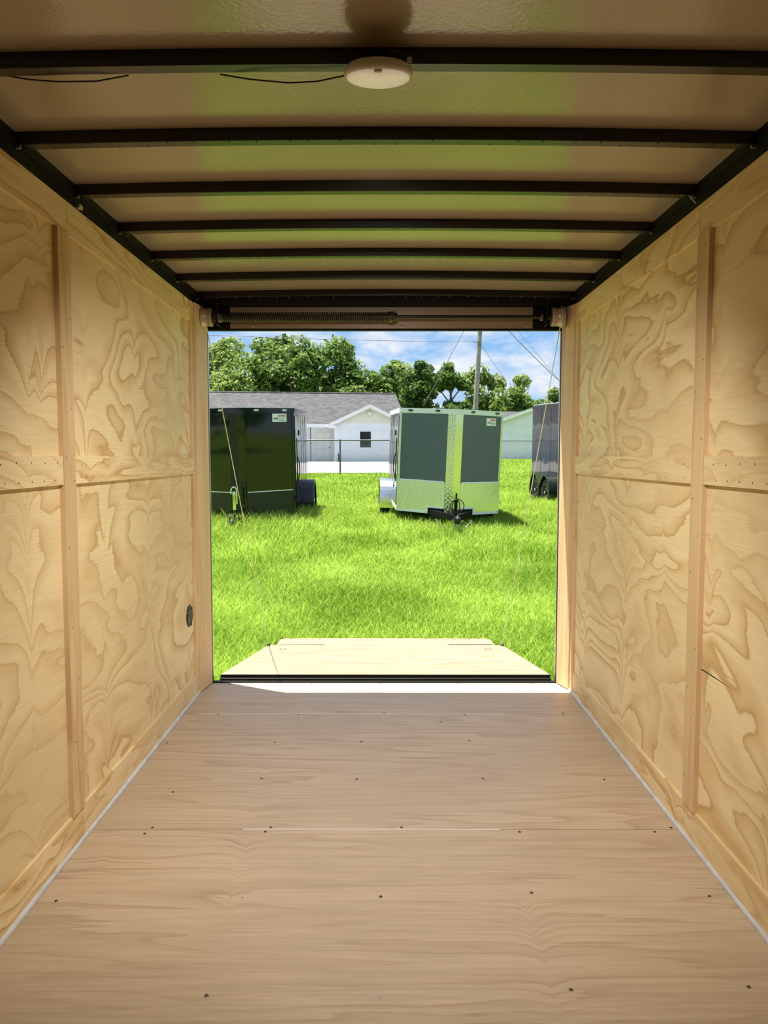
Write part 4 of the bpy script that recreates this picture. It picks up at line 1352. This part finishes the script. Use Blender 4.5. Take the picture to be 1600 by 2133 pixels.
tree('leafy_shrub', 'pale feathery shrub over the right part of the long roof', -2.9, 69, 8.6, 1.6, 2.5, 'light', 3200, 0.18, 22, 0.42, 17)
tree('broadleaf_tree', 'bright green round tree above the end of the long roof', -0.4, 78, 11.8, 2.5, 2.8, 'mid', 6000, 0.22, 34, 0.40, 18)
tree('broadleaf_tree', 'slim tree behind the bright round tree', 1.2, 84, 13.0, 1.9, 4.0, 'light', 3200, 0.24, 24, 0.38, 19)
tree('vine_covered_tree', 'dark vine covered tree standing behind the grey trailer', 3.2, 70, 11.4, 1.85, 2.2, 'dark', 6500, 0.20, 34, 0.42, 20)
tree('leafy_shrub', 'small yellowish shrub beside the end of the long roof', 2.0, 66, 5.9, 1.0, 2.0, 'yellow', 1600, 0.16, 16, 0.45, 21)
tree('broadleaf_tree', 'mid green tree directly behind the utility pole', 10.4, 82, 11.6, 2.6, 3.2, 'light', 5200, 0.24, 28, 0.34, 23)
tree('broadleaf_tree', 'low dark tree left of the utility pole base', 7.4, 76, 7.4, 1.9, 2.2, 'dark', 3200, 0.22, 22, 0.36, 24)
tree('broadleaf_tree', 'round low tree above the second house roof', 12.2, 76, 8.6, 2.2, 2.5, 'mid', 5000, 0.21, 30, 0.40, 25)
tree('sparse_tree', 'thin pale sparse tree standing far behind on the right', 15.7, 92, 11.9, 1.8, 5.5, 'light', 900, 0.24, 14, 0.42, 26)
tree('broadleaf_tree', 'green tree beside the right door jamb', 16.0, 77, 8.7, 2.3, 2.5, 'mid', 5200, 0.21, 30, 0.40, 27)
tree('leafy_shrub', 'low bright shrub at the left end of the second house', 10.0, 66, 5.0, 1.3, 2.0, 'yellow', 2200, 0.17, 18, 0.45, 28)
tree('broadleaf_tree', 'dark low tree filling the gap beside the pole', 11.6, 86, 8.2, 3.2, 2.5, 'dark', 4200, 0.25, 26, 0.38, 29)
tree('broadleaf_tree', 'green tree at the far right edge behind the dark trailer', 21.0, 80, 9.4, 3.0, 2.4, 'mid', 4500, 0.24, 28, 0.40, 30)
tree('broadleaf_tree', 'green tree outside the left door jamb', -22.0, 76, 13.0, 3.6, 2.4, 'mid', 5500, 0.24, 30, 0.40, 31)


def pine():
    x, y = 6.7, 80
    g = gz(x, y)
    R = empty('pine_tree', (x, y, g))
    tag(R, 'pine with flat umbrella crown on a bare trunk', 'tree', 'trees behind the houses')
    nr = np.random.default_rng(5)
    Vs, Fs, off = [], [], 0
    for (cx, cz, rx, rz, n) in ((0.0, 8.1, 1.9, 1.1, 3200), (-0.9, 7.2, 1.2, 0.6, 1200), (1.0, 7.3, 1.2, 0.6, 1200), (0.2, 5.2, 1.1, 0.5, 600)):
        V, F = crown(nr, (cx, 0, cz), (rx, rx, rz), n, 0.20, 20, 0.55, 0.2)
        Vs.append(V); Fs.append(F + off); off += len(V)
    tag(raw_mesh('crown', np.concatenate(Vs), np.concatenate(Fs), np.zeros((0, 3), int), LEAF['pine'], R), kind='stuff')
    MB().tube([(0.3, 0, -0.2), (0.1, 0, 4.0), (0, 0, 8.2)], [0.24, 0.18, 0.06], 8).build('trunk', M_BARK, R)
    for k, (a, b, c) in enumerate(((-1.4, 7.2, 5.2), (1.5, 7.4, 5.6), (-0.9, 8.0, 6.3), (1.0, 8.0, 6.4), (0.9, 5.3, 4.4))):
        MB().tube([(0.08, 0, c), (a * 0.6, 0.1, (b + c) / 2 + 0.2), (a, 0.1, b)], [0.09, 0.06, 0.03], 6).build('branch', M_BARK, R)


pine()
# added unseen trees, only a dark backdrop for the parked trailers to mirror
def added_tree_belt():
    nr = np.random.default_rng(77)
    Vs, Fs, off = [], [], 0
    for (x, y, top, rx) in ((-16, -30, 11, 4.5), (-7, -33, 12, 4.5), (3, -32, 11, 4.5), (13, -30, 12, 4.5), (22, -26, 11, 4.5), (-25, -24, 11, 4.5), (36, -10, 12, 5.5), (-36, -10, 12, 5.5), (40, 4, 11, 5.5), (-41, 4, 12, 5.5)):
        g = gz(x, y)
        V, F = crown(nr, (x, y, g + top / 2 + 0.3), (rx, rx, top / 2), 3500, 0.42, 26, 0.42)
        Vs.append(V); Fs.append(F + off); off += len(V)
    o = raw_mesh('added_tree_belt', np.concatenate(Vs), np.concatenate(Fs), np.zeros((0, 3), int), LEAF['dark'])
    tag(o, 'added unseen belt of dark trees for the trailers to reflect', None, kind='structure')


added_tree_belt()


# ------------------------------------------------------------------ grass
def build_grass():
    nr = np.random.default_rng(3)
    parts = []
    for (d0, d1, n) in ((4.45, 10.0, 170000), (10.0, 18.0, 120000), (18.0, 31.4, 60000), (31.4, 45.8, 14000)):
        # even spread over the wedge that the doorway shows, with margin
        y = np.sqrt(d0 ** 2 + (d1 ** 2 - d0 ** 2) * nr.random(n))
        hw = 0.30 * y + 0.9
        x = (nr.random(n) * 2 - 1) * hw
        if d0 > 31: x = 4.6 + nr.random(n) * 14
        parts.append(np.stack([x, y], 1))
    P = np.concatenate(parts)
    x, y = P[:, 0], P[:, 1]
    keep = ~((np.abs(x) < 0.95) & (y < 6.5))
    keep &= ~((np.abs(x) < 1.12) & (y < 4.42))
    x, y = x[keep], y[keep]
    n = len(x)
    # clumpy height: taller by the trailers, shorter in the middle of the yard
    ph = np.sin(x * 1.7 + 1.3 * np.sin(y * 0.9)) * np.sin(y * 1.1 + 1.1 * np.sin(x * 1.3))
    h = 0.045 + 0.06 * nr.random(n) ** 2 + 0.018 * ph
    tall = np.zeros(n)
    for (cx, cy, rx, ry, k) in ((-2.6, 14.4, 1.8, 2.8, 0.40), (1.15, 14.6, 1.5, 2.5, 0.24), (4.3, 17.8, 1.6, 3.2, 0.26), (-2.4, 7.5, 1.6, 3.0, 0.06), (3.2, 9.5, 1.8, 3.5, 0.05)):
        tall = np.maximum(tall, k * np.exp(-(((x - cx) / rx) ** 2 + ((y - cy) / ry) ** 2) ** 2))
    h = h + tall * (0.35 + 0.55 * nr.random(n) ** 1.5)
    long_ = (nr.random(n) < 0.02) & (tall < 0.04)
    h = np.where(long_, h * 1.9, h)
    w = (0.0022 + 0.00036 * y) * (0.7 + 0.6 * nr.random(n))
    a = nr.random(n) * 2 * math.pi
    lean = h * (0.2 + 0.7 * nr.random(n))
    la = nr.random(n) * 2 * math.pi
    z = ground_z(x, y) - 0.008
    wx, wy = np.cos(a) * w, np.sin(a) * w
    lx, ly = np.cos(la) * lean, np.sin(la) * lean
    V = np.empty((n, 5, 3))
    V[:, 0] = np.stack([x - wx, y - wy, z], 1)
    V[:, 1] = np.stack([x + wx, y + wy, z], 1)
    V[:, 2] = np.stack([x + wx * 0.8 + lx * 0.35, y + wy * 0.8 + ly * 0.35, z + h * 0.6], 1)
    V[:, 3] = np.stack([x - wx * 0.8 + lx * 0.35, y - wy * 0.8 + ly * 0.35, z + h * 0.6], 1)
    V[:, 4] = np.stack([x + lx, y + ly, z + h], 1)
    b = np.arange(n)[:, None] * 5
    F4 = b + np.array([[0, 1, 2, 3]])
    F3 = b + np.array([[3, 2, 4]])
    o = raw_mesh('grass', V.reshape(-1, 3), F4, F3, M_BLADE)
    tag(o, 'bright green grass blades growing across the sunlit yard', 'grass', kind='stuff')


build_grass()
